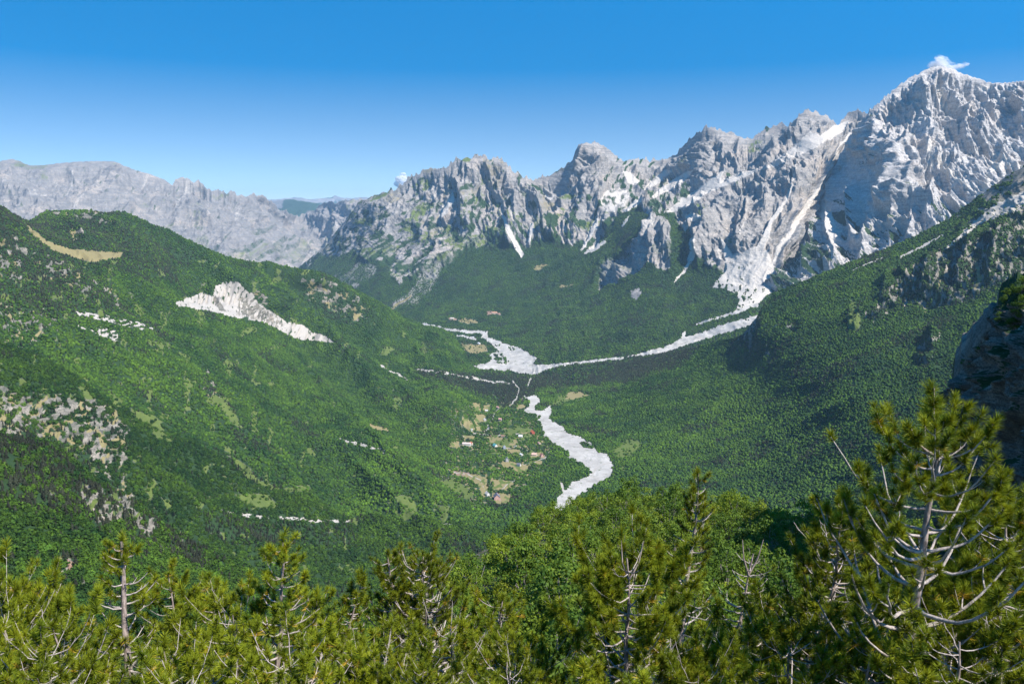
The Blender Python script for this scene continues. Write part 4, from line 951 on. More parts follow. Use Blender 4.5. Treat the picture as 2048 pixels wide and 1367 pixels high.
def leafy_forms(n, seed, count):
    """crowns of loose leafy sprays round a darker core; the last third are layered conifers"""
    r = np.random.RandomState(seed); out = []
    v0, f0 = ico(1)
    for i in range(n):
        d = r.normal(size=(count, 3)); d /= np.linalg.norm(d, axis=1)[:, None]; d[:, 2] = np.where(d[:, 2] < -0.5, -d[:, 2], d[:, 2])
        o = r.uniform(-50, 50, 3)
        lump = 1 + 0.55 * fbm(d[:, 0] * 1.7 + o[0], d[:, 1] * 1.7 + o[1], d[:, 2] * 1.7 + o[2], o=2)
        con = i >= n * 2 // 3
        if con:
            h = r.rand(count) ** 0.8; wd = (1 - h) ** 0.85 * 0.72 * (0.65 + 0.35 * np.abs(np.sin(h * 16 + i))) + 0.04
            ph = r.rand(count) * 2 * pi
            c = np.stack([np.cos(ph) * wd, np.sin(ph) * wd, h * 3.0], -1); s = 0.20 + 0.10 * r.rand(count)
            nn = np.stack([np.cos(ph), np.sin(ph), 0.7 + 0 * ph], -1)
            core = v0 * np.array([0.35, 0.35, 1.3]) + np.array([0, 0, 1.2])
        else:
            c = d * (lump * r.uniform(0.82, 1.05, count))[:, None] * np.array([1, 1, 0.95]) + np.array([0, 0, 0.55]); s = 0.22 + 0.16 * r.rand(count)
            nn = d.copy(); core = v0 * 0.72 + np.array([0, 0, 0.5])
        nn = nn + r.normal(0, 0.45, nn.shape); nn /= np.linalg.norm(nn, axis=1)[:, None]
        a = np.cross(nn, r.normal(size=nn.shape)); a /= np.linalg.norm(a, axis=1)[:, None]; b = np.cross(nn, a)
        s = s[:, None]
        tri = np.stack([c + a * s, c - a * s * 0.5 + b * s * 0.87, c - a * s * 0.5 - b * s * 0.87], 1).reshape(-1, 3)
        out.append(np.vstack([core, tri]))
    f = np.vstack([f0, np.arange(count * 3).reshape(-1, 3) + len(v0)])
    return out, f

def crown_forms(sub, n, seed, rough):
    """lumpy crowns, radius about 1, standing on z = 0; the last third are pointed conifers"""
    r = np.random.RandomState(seed); out = []
    v0, f = ico(sub)
    for i in range(n):
        v = v0.copy()
        o = r.uniform(-50, 50, 3)
        if i < n * 2 // 3:
            fq = 1.5 if sub < 2 else 2.6
            v *= (1 + rough * fbm(v0[:, 0] * fq + o[0], v0[:, 1] * fq + o[1], v0[:, 2] * fq + o[2], o=3))[:, None]
            v[:, :2] *= r.uniform(0.85, 1.1, 2)
            v[:, 2] = v[:, 2] * r.uniform(0.85, 1.25) + 0.55
        else:
            h = (v[:, 2] + 1) / 2
            wd = (1 - h) ** 0.8 * 0.75 + 0.06
            rad = np.hypot(v[:, 0], v[:, 1]) + 1e-6
            v[:, 0] *= wd / np.maximum(rad, 0.35) * np.minimum(rad * 3, 1); v[:, 1] *= wd / np.maximum(rad, 0.35) * np.minimum(rad * 3, 1)
            v *= (1 + rough * 0.8 * fbm(v0[:, 0] * 3 + o[0], v0[:, 1] * 3 + o[1], v0[:, 2] * 3 + o[2], o=2))[:, None]
            v[:, 2] = h * 3.0 - 0.2
        out.append(v)
    return out, f

def forest(name, L, dia, dens, sub, mat, region=None, seed=1, rough=0.35, thin=None, tone=1.0, zoff=0.15):
    """individual crowns spread over a landform; dia(D) crown diameter in metres"""
    R = np.random.RandomState(seed)
    P = L.P
    e1 = P[:-1, 1:] - P[:-1, :-1]; e2 = P[1:, :-1] - P[:-1, :-1]
    area = np.linalg.norm(np.cross(e1, e2), axis=-1)
    Nn = np.cross(e2, e1); Nn = Nn / (np.linalg.norm(Nn, axis=-1, keepdims=True) + 1e-9)
    up = np.abs(Nn[..., 2])
    D = L.D[:-1, :-1]; d = dia(D)
    T = L.tree[:-1, :-1].copy()
    ang = 0.25 + 0.75 * smooth(0.2, 0.5, up)
    lam = area * T * ang * dens / (0.785 * d * d)
    px, py = L.PX[:-1, :-1], L.PY[:-1, :-1]
    lam *= (px > -260) & (px < 2345)
    lam *= smooth(-0.62, -0.42, fbm(P[:-1, :-1, 0] / 26, P[:-1, :-1, 1] / 26, o=2))
    if region is not None: lam *= region(px, py, D)
    # cells that face away from the viewer carry no visible trees
    n = R.poisson(lam)
    iy, ix = np.nonzero(n)
    rep = n[iy, ix]
    iy = np.repeat(iy, rep); ix = np.repeat(ix, rep)
    a = R.rand(len(iy), 1); b = R.rand(len(iy), 1)
    pos = P[iy, ix] + (P[iy, ix + 1] - P[iy, ix]) * a + (P[iy + 1, ix] - P[iy, ix]) * b
    dd = d[iy, ix] * np.exp(np.clip(R.normal(0, 0.28, len(iy)), -0.5, 0.42))
    con = L.con[iy, ix] if hasattr(L, 'con') else np.full(len(iy), 0.1)
    isc = R.rand(len(iy)) < np.clip(con + 0.6 * smooth(0.25, 0.5, fbm(pos[:, 0] / 160 + 7, pos[:, 1] / 160, o=3)), 0, 0.95)
    X, Y = pos[:, 0], pos[:, 1]
    # colours: beech green, lighter on fresh patches, dull dark for the pines
    g = fbm(X / 90, Y / 90, o=3); g2 = fbm(X / 400 + 9, Y / 400, o=2)
    t = np.clip(0.48 + 0.55 * g + 0.4 * g2 + R.normal(0, 0.2, len(X)), 0, 1.15)[:, None]
    col = (1 - t) * np.array([0.014, 0.044, 0.007]) + t * np.array([0.070, 0.132, 0.010])
    colc = np.array([0.026, 0.029, 0.018]) + t * np.array([0.018, 0.022, 0.010])
    col = np.where(isc[:, None], colc, col) * tone * np.exp(R.normal(0, 0.2, (len(X), 1)))
    forms, f = crown_forms(sub, 12, seed, rough) if sub < 5 else leafy_forms(12, seed, sub)
    nb = 8
    ty = np.where(isc, nb + R.randint(0, 4, len(X)), R.randint(0, nb, len(X)))
    dd = np.where(isc, dd * 0.72, dd)
    rot = R.rand(len(X)) * 2 * pi
    F3 = np.array(forms); nv = F3.shape[1]
    v = F3[ty]                                  # (n, nv, 3)
    c, s = np.cos(rot)[:, None], np.sin(rot)[:, None]
    x = v[..., 0] * c - v[..., 1] * s; y = v[..., 0] * s + v[..., 1] * c
    r = (dd / 2)[:, None]
    V = np.stack([x * r + pos[:, 0:1], y * r + pos[:, 1:2], v[..., 2] * r + pos[:, 2:3] - zoff * r], -1).reshape(-1, 3)
    Fc = (f[None] + (np.arange(len(X)) * nv)[:, None, None]).reshape(-1, 3)
    tint = np.repeat(col, nv, axis=0)
    o = mesh_from(name, V, Fc, mat, {'tint': tint}, smooth_shade=(sub == 0))
    o["kind"] = "stuff"
    print(name, len(X), 'trees', len(Fc), 'tris', round(time.time() - T0, 1))
    return o

MASSIF.con = np.clip(0.25 + 0.5 * poly_mask(MASSIF.PX, MASSIF.PY, [(900, 740), (1066, 745), (1250, 712), (1400, 690), (1400, 800), (900, 800)], 8), 0, 1) + 0 * MASSIF.D
near_region = lambda px, py, D: (D < 1500) * 1.0
far_region = lambda px, py, D: (D >= 1500) * 1.0
forest("forest_on_far_slopes", MASSIF, lambda D: 8.0 + 0 * D, 0.85, 0, M_forest, seed=3, tone=0.95, rough=0.25)
forest("forest_on_valley_slopes", VALLEY, lambda D: 5.6 + 1.2 * smooth(2000, 4000, D), 1.0, 0, M_forest, region=far_region, seed=4, rough=0.3)
forest("forest_on_lower_slopes", VALLEY, lambda D: 5.6 + 0 * D, 1.15, 42, M_forest, region=near_region, seed=5, rough=0.4)
forest("forest_on_near_spur", SPUR, lambda D: 5.4 + 0 * D, 1.35, 110, M_forest, seed=6, rough=0.8, tone=1.05)
# ================================================================ THE RIDGE WE STAND ON
def G(x, y):
    r = np.hypot(x, y); az = np.degrees(np.arctan2(x, y))
    g = np.interp(r, [0, 2.5, 8, 16, 30, 60, 100, 150, 185, 240, 320, 450], [-1.7, -3.0, -7.4, -13.0, -23.5, -36, -48, -60, -76, -112, -180, -330])
    k = np.interp(az, [-180, -60, -25, -12, -6, 0, 8, 180], [0.45, 0.45, 0.36, 0.17, 0.09, 0.03, 0, 0])
    g = g - k * np.maximum(r - 16, 0)
    return g + 0.5 * fbm(np.asarray(x) / 6.0, np.asarray(y) / 6.0, o=3) * smooth(4, 12, r) + 1.6 * fbm(np.asarray(x) / 22.0, np.asarray(y) / 22.0 + 3, o=2) * smooth(20, 40, r)

def ground_mat():
    k = NT("stony_forest_floor")
    a = k.noise(0.5, 5, 0.6); b = k.noise(6, 5, 0.65); c3 = k.noise(0.12, 3)
    c = k.mix(b, (0.10, 0.065, 0.04), (0.24, 0.165, 0.11))
    c = k.mix(k.ramp(a, [(0.45, (0, 0, 0)), (0.55, (1, 1, 1))]), c, k.mix(b, (0.03, 0.055, 0.012), (0.09, 0.13, 0.03)))
    c = k.mix(k.ramp(k.noise(0.9, 4, 0.6), [(0.60, (0, 0, 0)), (0.66, (1, 1, 1))]), c, (0.36, 0.34, 0.32))
    k.base(c); k.bump(b, 0.06); return k.m
def build_ground():
    azs = np.radians(np.concatenate([np.arange(-180, -50, 6), np.arange(-50, 50, 0.5), np.arange(50, 181, 6)]))
    rs = np.concatenate([np.linspace(0.3, 30, 90), np.geomspace(30.6, 450, 110)])
    A, R_ = np.meshgrid(azs, rs)
    X, Y = R_ * np.sin(A), R_ * np.cos(A)
    V = np.stack([X, Y, G(X, Y)], -1).reshape(-1, 3)
    ny, nx = A.shape; idx = np.arange(ny * nx).reshape(ny, nx)
    q = np.stack([idx[:-1, :-1], idx[:-1, 1:], idx[1:, 1:], idx[1:, :-1]], -1).reshape(-1, 4)
    o = mesh_from("foreground_ground", V, q, ground_mat()); o["kind"] = 'structure'
build_ground()

# ---------------------------------------------------------------- shaded rock wall at the right
def build_cliff():
    top = [(1896, 900), (1899, 850), (1902, 810), (1906, 765), (1918, 735), (1930, 718), (1945, 702), (1958, 678), (1972, 660), (1988, 655), (1994, 640), (1999, 612), (2012, 598), (2030, 590), (2055, 582), (2090, 610), (2150, 680), (2250, 780)]  # right end, out of view, is lowered to shorten the cliff's shadow
    C = [(1896, 900, 112), (1902, 800, 110), (1945, 700, 100), (1999, 612, 90), (2055, 582, 84), (2250, 500, 60), (1930, 900, 99), (1980, 800, 88), (2048, 750, 74), (2048, 900, 70), (2250, 800, 46), (1896, 1150, 104), (2048, 1150, 64), (2250, 1150, 40)]
    L = Loft(top, [(1896, 1150), (2250, 1150)], C, x0=1896, x1=2250, step=1.2, rstep=1.3, jag=lambda x: fbm(x / 9, x * 0, o=3) * 5)
    X, Y, Z = L.P[..., 0], L.P[..., 1], L.P[..., 2]
    r = (ridged(X / 4, Y / 6, Z / 6, o=5) - 0.8) * 2.0 + fbm(X / 9, Y / 9, Z / 12, o=3) * 1.5 + fbm(X / 0.8, Y / 0.8, Z / 0.8, o=3) * 0.25
    L.displace(r * (0.15 + 0.85 * smooth(0, 0.06, L.V)))
    N = L.normals(); z = zones(L.PX.shape)
    m = fbm(X / 3.5, Y / 3.5, Z / 3, o=4)
    put(z, 'forest', smooth(0.12, 0.35, m + 0.8 * (N[..., 2] - 0.35) + 0.35 * smooth(700, 600, L.PY)))
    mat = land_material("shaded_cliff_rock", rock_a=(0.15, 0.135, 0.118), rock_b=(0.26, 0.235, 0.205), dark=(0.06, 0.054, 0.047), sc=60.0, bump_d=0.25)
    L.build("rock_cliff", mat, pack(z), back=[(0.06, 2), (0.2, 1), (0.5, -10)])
    return L
CLIFF = build_cliff()

# ---------------------------------------------------------------- tubes
def tube(pts, rad, sides=6):
    pts = np.asarray(pts, float); n = len(pts)
    rad = np.asarray(rad, float)
    t = np.gradient(pts, axis=0); t /= np.linalg.norm(t, axis=1)[:, None] + 1e-9
    up = np.array([0.13, 0.07, 1.0]) if abs(t[0, 2]) < 0.9 else np.array([1.0, 0.1, 0.05])
    a = np.cross(t, up); a /= np.linalg.norm(a, axis=1)[:, None] + 1e-9
    b = np.cross(t, a)
    th = np.linspace(0, 2 * pi, sides, endpoint=False)
    ring = a[:, None] * np.cos(th)[None, :, None] + b[:, None] * np.sin(th)[None, :, None]
    V = pts[:, None] + ring * rad[:, None, None]
    V = V.reshape(-1, 3)
    i = np.arange(n - 1)[:, None] * sides; j = np.arange(sides)[None]; j2 = (j + 1) % sides
    f = np.stack([i + j, i + j2, i + sides + j2, i + sides + j], -1).reshape(-1, 4)
    return V, f
class Geo:
    def __init__(self): self.V = []; self.F = []; self.n = 0; self.C = []
    def add(self, V, F_, c=None):
        self.V.append(V); self.F.append(np.asarray(F_) + self.n); self.n += len(V)
        if c is not None: self.C.append(c if np.ndim(c) == 2 else np.tile(c, (len(V), 1)))
    def build(self, name, mat, parent=None, smooth_shade=True, link=True):
        at_ = {'tint': np.concatenate(self.C)} if self.C else None
        return mesh_from(name, np.concatenate(self.V), np.concatenate(self.F), mat, at_, smooth_shade, parent, link)

# ---------------------------------------------------------------- broadleaf trees on the ridge
M_leaf = leaf_material("beech_leaves", rough=0.6, transl=0.25, noise_scale=3.0, amt=0.3)
def bark_mat(name, a, b, s=18):
    k = NT(name); n = k.noise(s, 5, 0.65, sx=(1, 1, 0.35)); k.base(k.ramp(n, [(0.35, a), (0.6, b)])); k.bump(n, 0.012, 0.9); return k.m
M_beechbark = bark_mat("beech_bark", (0.10, 0.09, 0.08), (0.28, 0.26, 0.24))
def broadleaf(seed, H, W, hue):
    R = np.random.RandomState(seed)
    tr = Geo()
    h0 = H * 0.25
    trunk = np.array([(0, 0, -0.8), (0.05, 0, h0), (R.normal(0, .15), R.normal(0, .15), H * 0.55), (R.normal(0, .2), R.normal(0, .2), H * 0.85)])
    tr.add(*tube(trunk, [0.16, 0.13, 0.08, 0.03], 7))
    clumps = []
    nc = 46
    for i in range(nc):
        # points through the crown's volume, denser near its skin
        u = R.uniform(-0.75, 1); ph = R.uniform(0, 2 * pi); rr = (R.uniform(0.25, 1)) ** 0.45
        s = math.sqrt(max(0, 1 - u * u))
        lump = 1 + 0.28 * float(fbm(np.array([cos(ph) * 1.3 + seed]), np.array([sin(ph) * 1.3]), np.array([u * 1.3]), o=2)[0])
        clumps.append((cos(ph) * s * W / 2 * rr * lump, sin(ph) * s * W / 2 * rr * lump, H * 0.57 + u * H * 0.43 * rr * lump))
    clumps = np.array(clumps)
    for c in clumps[::3]:
        s0 = trunk[1] * 0.5 + trunk[2] * 0.5 if c[2] > H * 0.4 else trunk[1]
        mid = (s0 + c) / 2 + R.normal(0, 0.2, 3)
        tr.add(*tube([s0, mid, c], [0.05, 0.035, 0.012], 5))
    lf = Geo()
    per = 64
    sz = 0.62 + 0.3 * R.rand(nc)
    cen = np.repeat(clumps, per, axis=0)
    d = R.normal(size=(nc * per, 3)); d /= np.linalg.norm(d, axis=1)[:, None]
    rad = (R.rand(nc * per) ** 0.4)[:, None] * np.repeat(sz, per)[:, None]
    d2 = d * rad * np.array([1, 1, 0.72])
    p = cen + d2
    n = d * 0.6 + R.normal(0, 0.5, d.shape) + np.array([0, 0, 0.5]); n /= np.linalg.norm(n, axis=1)[:, None]
    a = np.cross(n, R.normal(size=n.shape)); a /= np.linalg.norm(a, axis=1)[:, None]; b = np.cross(n, a)
    s = (0.10 + 0.09 * R.rand(len(p)))[:, None]
    quad = np.stack([p - a * s, p + b * s * 0.62, p + a * s, p - b * s * 0.62], 1).reshape(-1, 3)
    t = np.repeat(np.clip(R.normal(0.5, 0.22, nc), 0, 1), per) + R.normal(0, 0.12, len(p)); t = np.clip(t, 0, 1)[:, None]
    col = (1 - t) * np.array([0.045, 0.100, 0.012]) + t * np.array([0.18, 0.245, 0.022])
    col = col * np.array(hue)
    lf.add(quad, np.arange(len(quad)).reshape(-1, 4), np.repeat(col, 4, axis=0))
    return tr, lf
PROTO = []
for i, (H, W, hue) in enumerate([(8, 6.0, (1, 1, 1)), (9, 5.4, (0.85, 0.9, 1)), (7, 6.2, (1.15, 1.1, 0.9)), (8.5, 5.0, (0.75, 0.85, 1)), (6.5, 5.4, (1.3, 1.15, 0.9)), (7.5, 4.6, (0.95, 0.95, 1)), (6, 5.0, (1.15, 0.95, 0.9))]):
    tr, lf = broadleaf(40 + i, H, W, hue)
    a = tr.build("trunk", M_beechbark, link=False); b = lf.build("crown", M_leaf, link=False, smooth_shade=False)
    PROTO.append((a.data, b.data, H))
def place_tree(x, y, k, s, label, group, rot):
    e = bpy.data.objects.new("broadleaf_tree", None); COL.objects.link(e)
    e.location = (x, y, float(G(np.array([x]), np.array([y]))[0])); e.rotation_euler = (0, 0, rot); e.scale = (s, s, s * random.uniform(0.9, 1.1))
    tag(e, label, "tree", group)
    for nm, md in (("trunk", PROTO[k][0]), ("crown", PROTO[k][1])):
        o = bpy.data.objects.new(nm, md); COL.objects.link(o); o.parent = e
    return e
random.seed(5)
placed = []
tries = 0
while len(placed) < 298 and tries < 60000:
    tries += 1
    az = radians(random.uniform(-15, 35)); r = math.sqrt(random.uniform(19 ** 2, 172 ** 2))
    x, y = r * sin(az), r * cos(az)
    z = float(G(np.array([x]), np.array([y]))[0])
    qx, qy = project(np.array([x, y, z + 7]))
    if qy > 1420 or qx < 600: continue
    # the wood ends where the ridge drops away
    sky = np.interp(qx, [600, 700, 840, 900, 950, 1000, 1080, 1180, 1280, 1400, 1480, 1560, 1640, 1900, 2200], [1290, 1235, 1150, 1112, 1082, 1042, 1010, 985, 972, 992, 965, 950, 955, 960, 980])
    if qy < sky - 4: continue
    if any((x - a) ** 2 + (y - b) ** 2 < (2.6 + 0.016 * r) ** 2 for a, b in placed): continue
    placed.append((x, y))
LBL = ["tall full green tree in the broadleaf wood on the foreground ridge", "dull green tree, one of the tallest of the ridge wood", "broad spreading leafy tree of the ridge wood", "dark green upright tree among lighter ones in the ridge wood",
       "low bright yellow-green tree in the ridge wood", "narrow mid green tree of the ridge wood", "small round yellowish tree in the ridge wood"]
for i, (x, y) in enumerate(placed):
    r = math.hypot(x, y)
    kk = random.randrange(7)
    zt = float(G(np.array([x]), np.array([y]))[0]); qx, qy = project(np.array([x, y, zt + 6]))
    row = "on the crest" if r > 135 else "high" if r > 85 else "midway down" if r > 45 else "at the near edge"
    col = ("at its left end" if qx < 900 else "below the riverbed" if qx < 1130 else "right of the riverbed" if qx < 1300 else "around the tall slender pine" if qx < 1460
           else "around the dead topped pine" if qx < 1600 else "left of the largest pine" if qx < 1760 else "behind the largest pine")
    lab = ("full green tree", "dull green tree", "broad spreading tree", "dark upright tree", "low yellow-green tree", "narrow green tree", "small yellowish tree")[kk] + " " + row + (" in" if row in ("high", "midway down") else " of") + " the ridge wood " + col
    place_tree(x, y, kk, random.uniform(0.72, 1.12) * (0.55 if r < 32 else 0.75 if r < 50 else 1.0), lab, "broadleaf trees of the ridge wood", random.uniform(0, 6.28))
print("wood", len(placed), round(time.time() - T0, 1))
# ================================================================ PINES
M_pinebark = bark_mat("pine_bark", (0.10, 0.08, 0.07), (0.38, 0.31, 0.28), 26)
M_twig = bark_mat("pale_dry_twigs", (0.20, 0.17, 0.155), (0.42, 0.37, 0.34), 30)
M_needle = leaf_material("pine_needles", rough=0.45, transl=0.22, noise_scale=8.0, amt=0.15)
M_cone = bark_mat("pine_cone_scales", (0.10, 0.05, 0.03), (0.34, 0.19, 0.12), 60)

def needle_burst(R, tips, axes, size, count, wid, tone):
    """bottle-brush tufts: needles set round short shoots. tips (n,3) shoot bases, axes (n,3)"""
    n = len(tips)
    tips = np.asarray(tips); axes = np.asarray(axes); axes = axes / np.linalg.norm(axes, axis=1)[:, None]
    size = np.asarray(size)
    t = R.rand(n, count)
    ph = R.rand(n, count) * 2 * pi
    a = np.cross(axes, np.array([0.3, 0.2, 1.0])); a /= np.linalg.norm(a, axis=1)[:, None] + 1e-9
    b = np.cross(axes, a)
    th = np.radians(82 - 56 * t + R.normal(0, 9, t.shape))
    rad = a[:, None] * np.cos(ph)[..., None] + b[:, None] * np.sin(ph)[..., None]
    d = axes[:, None] * np.cos(th)[..., None] + rad * np.sin(th)[..., None]
    d[..., 2] -= 0.0
    L = size[:, None, None]
    base = tips[:, None] + axes[:, None] * (t[..., None] * L * 0.45)
    ln = L * (0.45 + 0.10 * R.rand(n, count, 1))
    tip = base + d * ln
    side = np.cross(d, R.normal(size=d.shape)); side /= np.linalg.norm(side, axis=-1, keepdims=True) + 1e-9
    w = wid * 0.5
    V = np.stack([base - side * w, base + side * w, tip], 2).reshape(-1, 3)
    g = np.clip(R.normal(0.5, 0.25, n), 0, 1)[:, None] * np.ones((1, count)) + R.normal(0, 0.12, (n, count)); g = np.clip(g, 0, 1)[..., None]
    c = (1 - g) * np.array([0.065, 0.105, 0.008]) + g * np.array([0.25, 0.275, 0.014])
    old = (t < 0.3)[..., None] * (R.rand(n, 1, 1) < 0.07)
    c = np.where(old, np.array([0.42, 0.28, 0.03]), c)
    c = c * (tone * 1.15)
    C = np.stack([c * 0.5, c * 0.5, c * 1.35], 2).reshape(-1, 3)  # dark needle sheaths, painted darker still as shade inside tufts; tips lightened
    return V, np.arange(len(V)).reshape(-1, 3), C

def make_pine(seed, H, spread, r0, shape='cone', lean=(0, 0), dens=1.0, tuft=0.19, count=80, wid=0.005, bare=0.25, first=0.12, dead_top=False, fork=False, cones=0, each_branch=False, tone=1.0, gap=0.30, leaders=(), few=1.0):
    """returns dict of Geo: trunk, twigs, needles, and cone positions; base at the origin"""
    R = np.random.RandomState(seed)
    trunk = Geo(); twig = Geo(); leaf = Geo(); cone_pos = []; branches = []
    nseg = 14
    zs = np.linspace(-0.5, H, nseg)
    wob_ = np.cumsum(R.normal(0, 0.018 * H / 3, (nseg, 2)), axis=0)
    f = np.clip(zs / H, 0, 1)[:, None]
    tx = np.stack([lean[0] * f[:, 0] ** 1.2 * H + wob_[:, 0] * f[:, 0], lean[1] * f[:, 0] * H + wob_[:, 1] * f[:, 0], zs], -1)
    rad = r0 * (1 - 0.88 * np.clip(zs / H, 0, 1) ** 0.9)
    rad[-1] = max(0.008, rad[-1])
    fine = np.linspace(0, nseg - 1, nseg * 4)
    txf = np.stack([np.interp(fine, np.arange(nseg), tx[:, i]) for i in range(3)], -1)
    rf = np.interp(fine, np.arange(nseg), rad) * (1 + 0.10 * R.rand(len(fine)))
    trunk.add(*tube(txf, rf, 10))
    tips, axes, sizes = [], [], []
    def tp(h): return np.array([np.interp(h, zs, tx[:, i]) for i in range(3)])
    def tr_(h): return float(np.interp(h, zs, rad))
    def tuft_at(p, ax, s=1.0):
        tips.append(p); ax = np.array(ax, float); ax[2] += 0.35 * np.linalg.norm(ax); axes.append(ax); sizes.append(tuft * s * R.uniform(0.8, 1.25))
    h = H * first
    while h < H * 0.985:
        f_ = h / H
        nb = R.randint(3, 6)
        az0 = R.rand() * 2 * pi
        for b in range(nb):
            if R.rand() > 0.55 + 0.45 * dens: continue
            az = az0 + b * 2 * pi / nb + R.normal(0, 0.3)
            if shape == 'cone': prof = (1 - f_) ** 0.75 * 0.92 + 0.13
            elif shape == 'crown': prof = (0.62 + 0.38 * (1 - f_)) * (1.0 if f_ < 0.9 else 0.8)
            elif shape == 'flat': prof = 0.55 + 0.5 * math.sin(min(1, f_ * 1.1) * pi) if f_ < 0.95 else 0.4
            else: prof = 0.35 + 0.75 * (1 - f_)
            Lb = spread * prof * R.uniform(0.6, 1.12)
            out = np.array([cos(az), sin(az), 0])
            dead = (R.rand() < bare * (1.25 - f_)) or (dead_top and f_ > 0.72)
            n = 9; tt = np.linspace(0, 1, n)
            droop = R.uniform(-0.25, 0.1) * (1 - 0.6 * f_); rise = R.uniform(0.30, 0.75) * (1 if not dead else 0.5) + (0.25 if shape != 'crown' else 0.42) * f_
            zc = Lb * (droop * tt + rise * tt ** 2.4)
            side = np.cross(out, [0, 0, 1]) * R.normal(0, 0.25)
            pts = tp(h + R.normal(0, 0.03)) + out * (Lb * tt)[:, None] + side * (Lb * tt ** 1.6)[:, None] + np.array([0, 0, 1]) * zc[:, None]
            pts[1:] += np.cumsum(R.normal(0, 0.012 * Lb ** 0.5, (n - 1, 3)), axis=0)
            rb = min(tr_(h) * 0.5, 0.008 + 0.016 * Lb)
            g = Geo(); g.add(*tube(pts, rb * (1 - 0.72 * tt) + 0.0015, 6))
            # side shoots
            ns = int((1.2 + 4.2 * Lb) * (few if not dead else 0.8))
            ends = []
            for s in range(ns):
                u = R.uniform(0.30, 0.95); i = u * (n - 1); p0 = np.array([np.interp(i, np.arange(n), pts[:, k]) for k in range(3)])
                tg = pts[min(n - 1, int(i) + 1)] - pts[int(i)]; tg /= np.linalg.norm(tg)
                sd = np.cross(tg, [0, 0, 1]) * R.choice([-1, 1]); sd /= np.linalg.norm(sd) + 1e-9
                ls = Lb * R.uniform(0.14, 0.36) * (1.15 - 0.5 * u)
                d = tg * 0.65 + sd * R.uniform(0.5, 1.0) + np.array([0, 0, R.uniform(-0.05, 0.35)])
                d /= np.linalg.norm(d)
                q = np.linspace(0, 1, 5)[:, None]
                sp = p0 + d * ls * q + np.array([0, 0, 1]) * ls * 0.35 * q ** 2.2 + sd * ls * 0.1 * np.sin(q * 3)
                g.add(*tube(sp, rb * 0.42 * (1 - 0.7 * q[:, 0]) + 0.0012, 5))
                ends.append((sp[-1], sp[-1] - sp[-2]))
                if dead and R.rand() < 0.6:
                    dd = d * 0.5 + np.array([R.normal(0, .3), R.normal(0, .3), 0.4]); g.add(*tube([sp[2], sp[2] + dd * ls * 0.4], [rb * .25 + 0.001, 0.001], 4))
            if not dead:
                ends.append((pts[-1], pts[-1] - pts[-2]))
                for p, ax in ends:
                    ax = ax / (np.linalg.norm(ax) + 1e-9)
                    tuft_at(p - ax * tuft * 0.35, ax)
                    if shape == 'crown' and R.rand() < 0.75: tuft_at(p - ax * tuft * 0.95 + R.normal(0, 0.03, 3), ax + R.normal(0, 0.35, 3), 0.95)
                    if shape == 'crown' and R.rand() < 0.5: tuft_at(p - ax * tuft * 1.5 + R.normal(0, 0.04, 3), ax + R.normal(0, 0.5, 3), 0.9)
                    if R.rand() < 0.3: tuft_at(p - ax * tuft * 0.9, ax + R.normal(0, 0.25, 3), 0.85)
                    if R.rand() < 0.25:
                        sdv = R.normal(0, 0.5, 3); tuft_at(p - ax * tuft * 0.4, ax + sdv, 0.9)
                    if cones and len(cone_pos) < cones and R.rand() < 0.12: cone_pos.append(p + ax * 0.02)
            elif R.rand() < 0.35:
                tuft_at(pts[-1], pts[-1] - pts[-2])
            if each_branch: branches.append(g)
            elif g.V: twig.add(np.concatenate(g.V), np.concatenate(g.F))
        h += gap * R.uniform(0.6, 1.25) * (0.55 + 0.45 * (1 - f_))
    if fork:
        for s in (-1, 1):
            p0 = tp(H * 0.93); e = p0 + np.array([s * 0.10 * H / 3 + 0.04, R.normal(0, 0.05), 0.12 * H])
            trunk.add(*tube([p0, (p0 + e) / 2 + [s * 0.03, 0, -0.02], e], [r0 * 0.2, r0 * 0.14, r0 * 0.05], 6))
            if not dead_top: tuft_at(e, np.array([0, 0, 1.0]), 1.3)
    for (dx, dy, dz) in leaders:
        p0 = tp(H * 0.97); e = p0 + np.array([dx, dy, dz]); m = p0 + np.array([dx * 0.75, dy * 0.75, dz * 0.3])
        q = np.linspace(0, 1, 8)[:, None]; pp = (1 - q) ** 2 * p0 + 2 * q * (1 - q) * m + q * q * e
        trunk.add(*tube(pp, r0 * 0.14 * (1 - 0.6 * q[:, 0]), 6))
        for k in range(7):
            b = 7 - 0.55 * k; pq = np.array([np.interp(b, np.arange(8), pp[:, c]) for c in range(3)])
            tuft_at(pq - [0, 0, 0.05], np.array([R.normal(0, 0.55), R.normal(0, 0.55), 0.6]), 1.15)
    if not dead_top and shape != 'crown':
        for k in range(4):
            p = tp(H * (1 - 0.03 * (k // 2))) ; tuft_at(p - [0, 0, 0.06 * (k % 3)], np.array([R.normal(0, 0.45), R.normal(0, 0.45), 1.0]), 1.2)
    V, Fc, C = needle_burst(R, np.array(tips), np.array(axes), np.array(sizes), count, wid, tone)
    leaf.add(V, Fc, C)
    return dict(trunk=trunk, twig=twig, leaf=leaf, cones=cone_pos, branches=branches, n=len(tips))

def cone_geo():
    v, f = ico(2); v = v.copy()
    u = v[:, 2].copy(); ph = np.arctan2(v[:, 1], v[:, 0])
    k = 1 + 0.16 * np.sin(ph * 5 + u * 9) * np.sin(u * 14)
    v[:, :2] *= k[:, None] * 0.020; v[:, 2] = u * 0.036
    return v, f
_cv, _cf = cone_geo()
CONE = mesh_from("pine_cone", _cv, _cf, M_cone, link=False).data

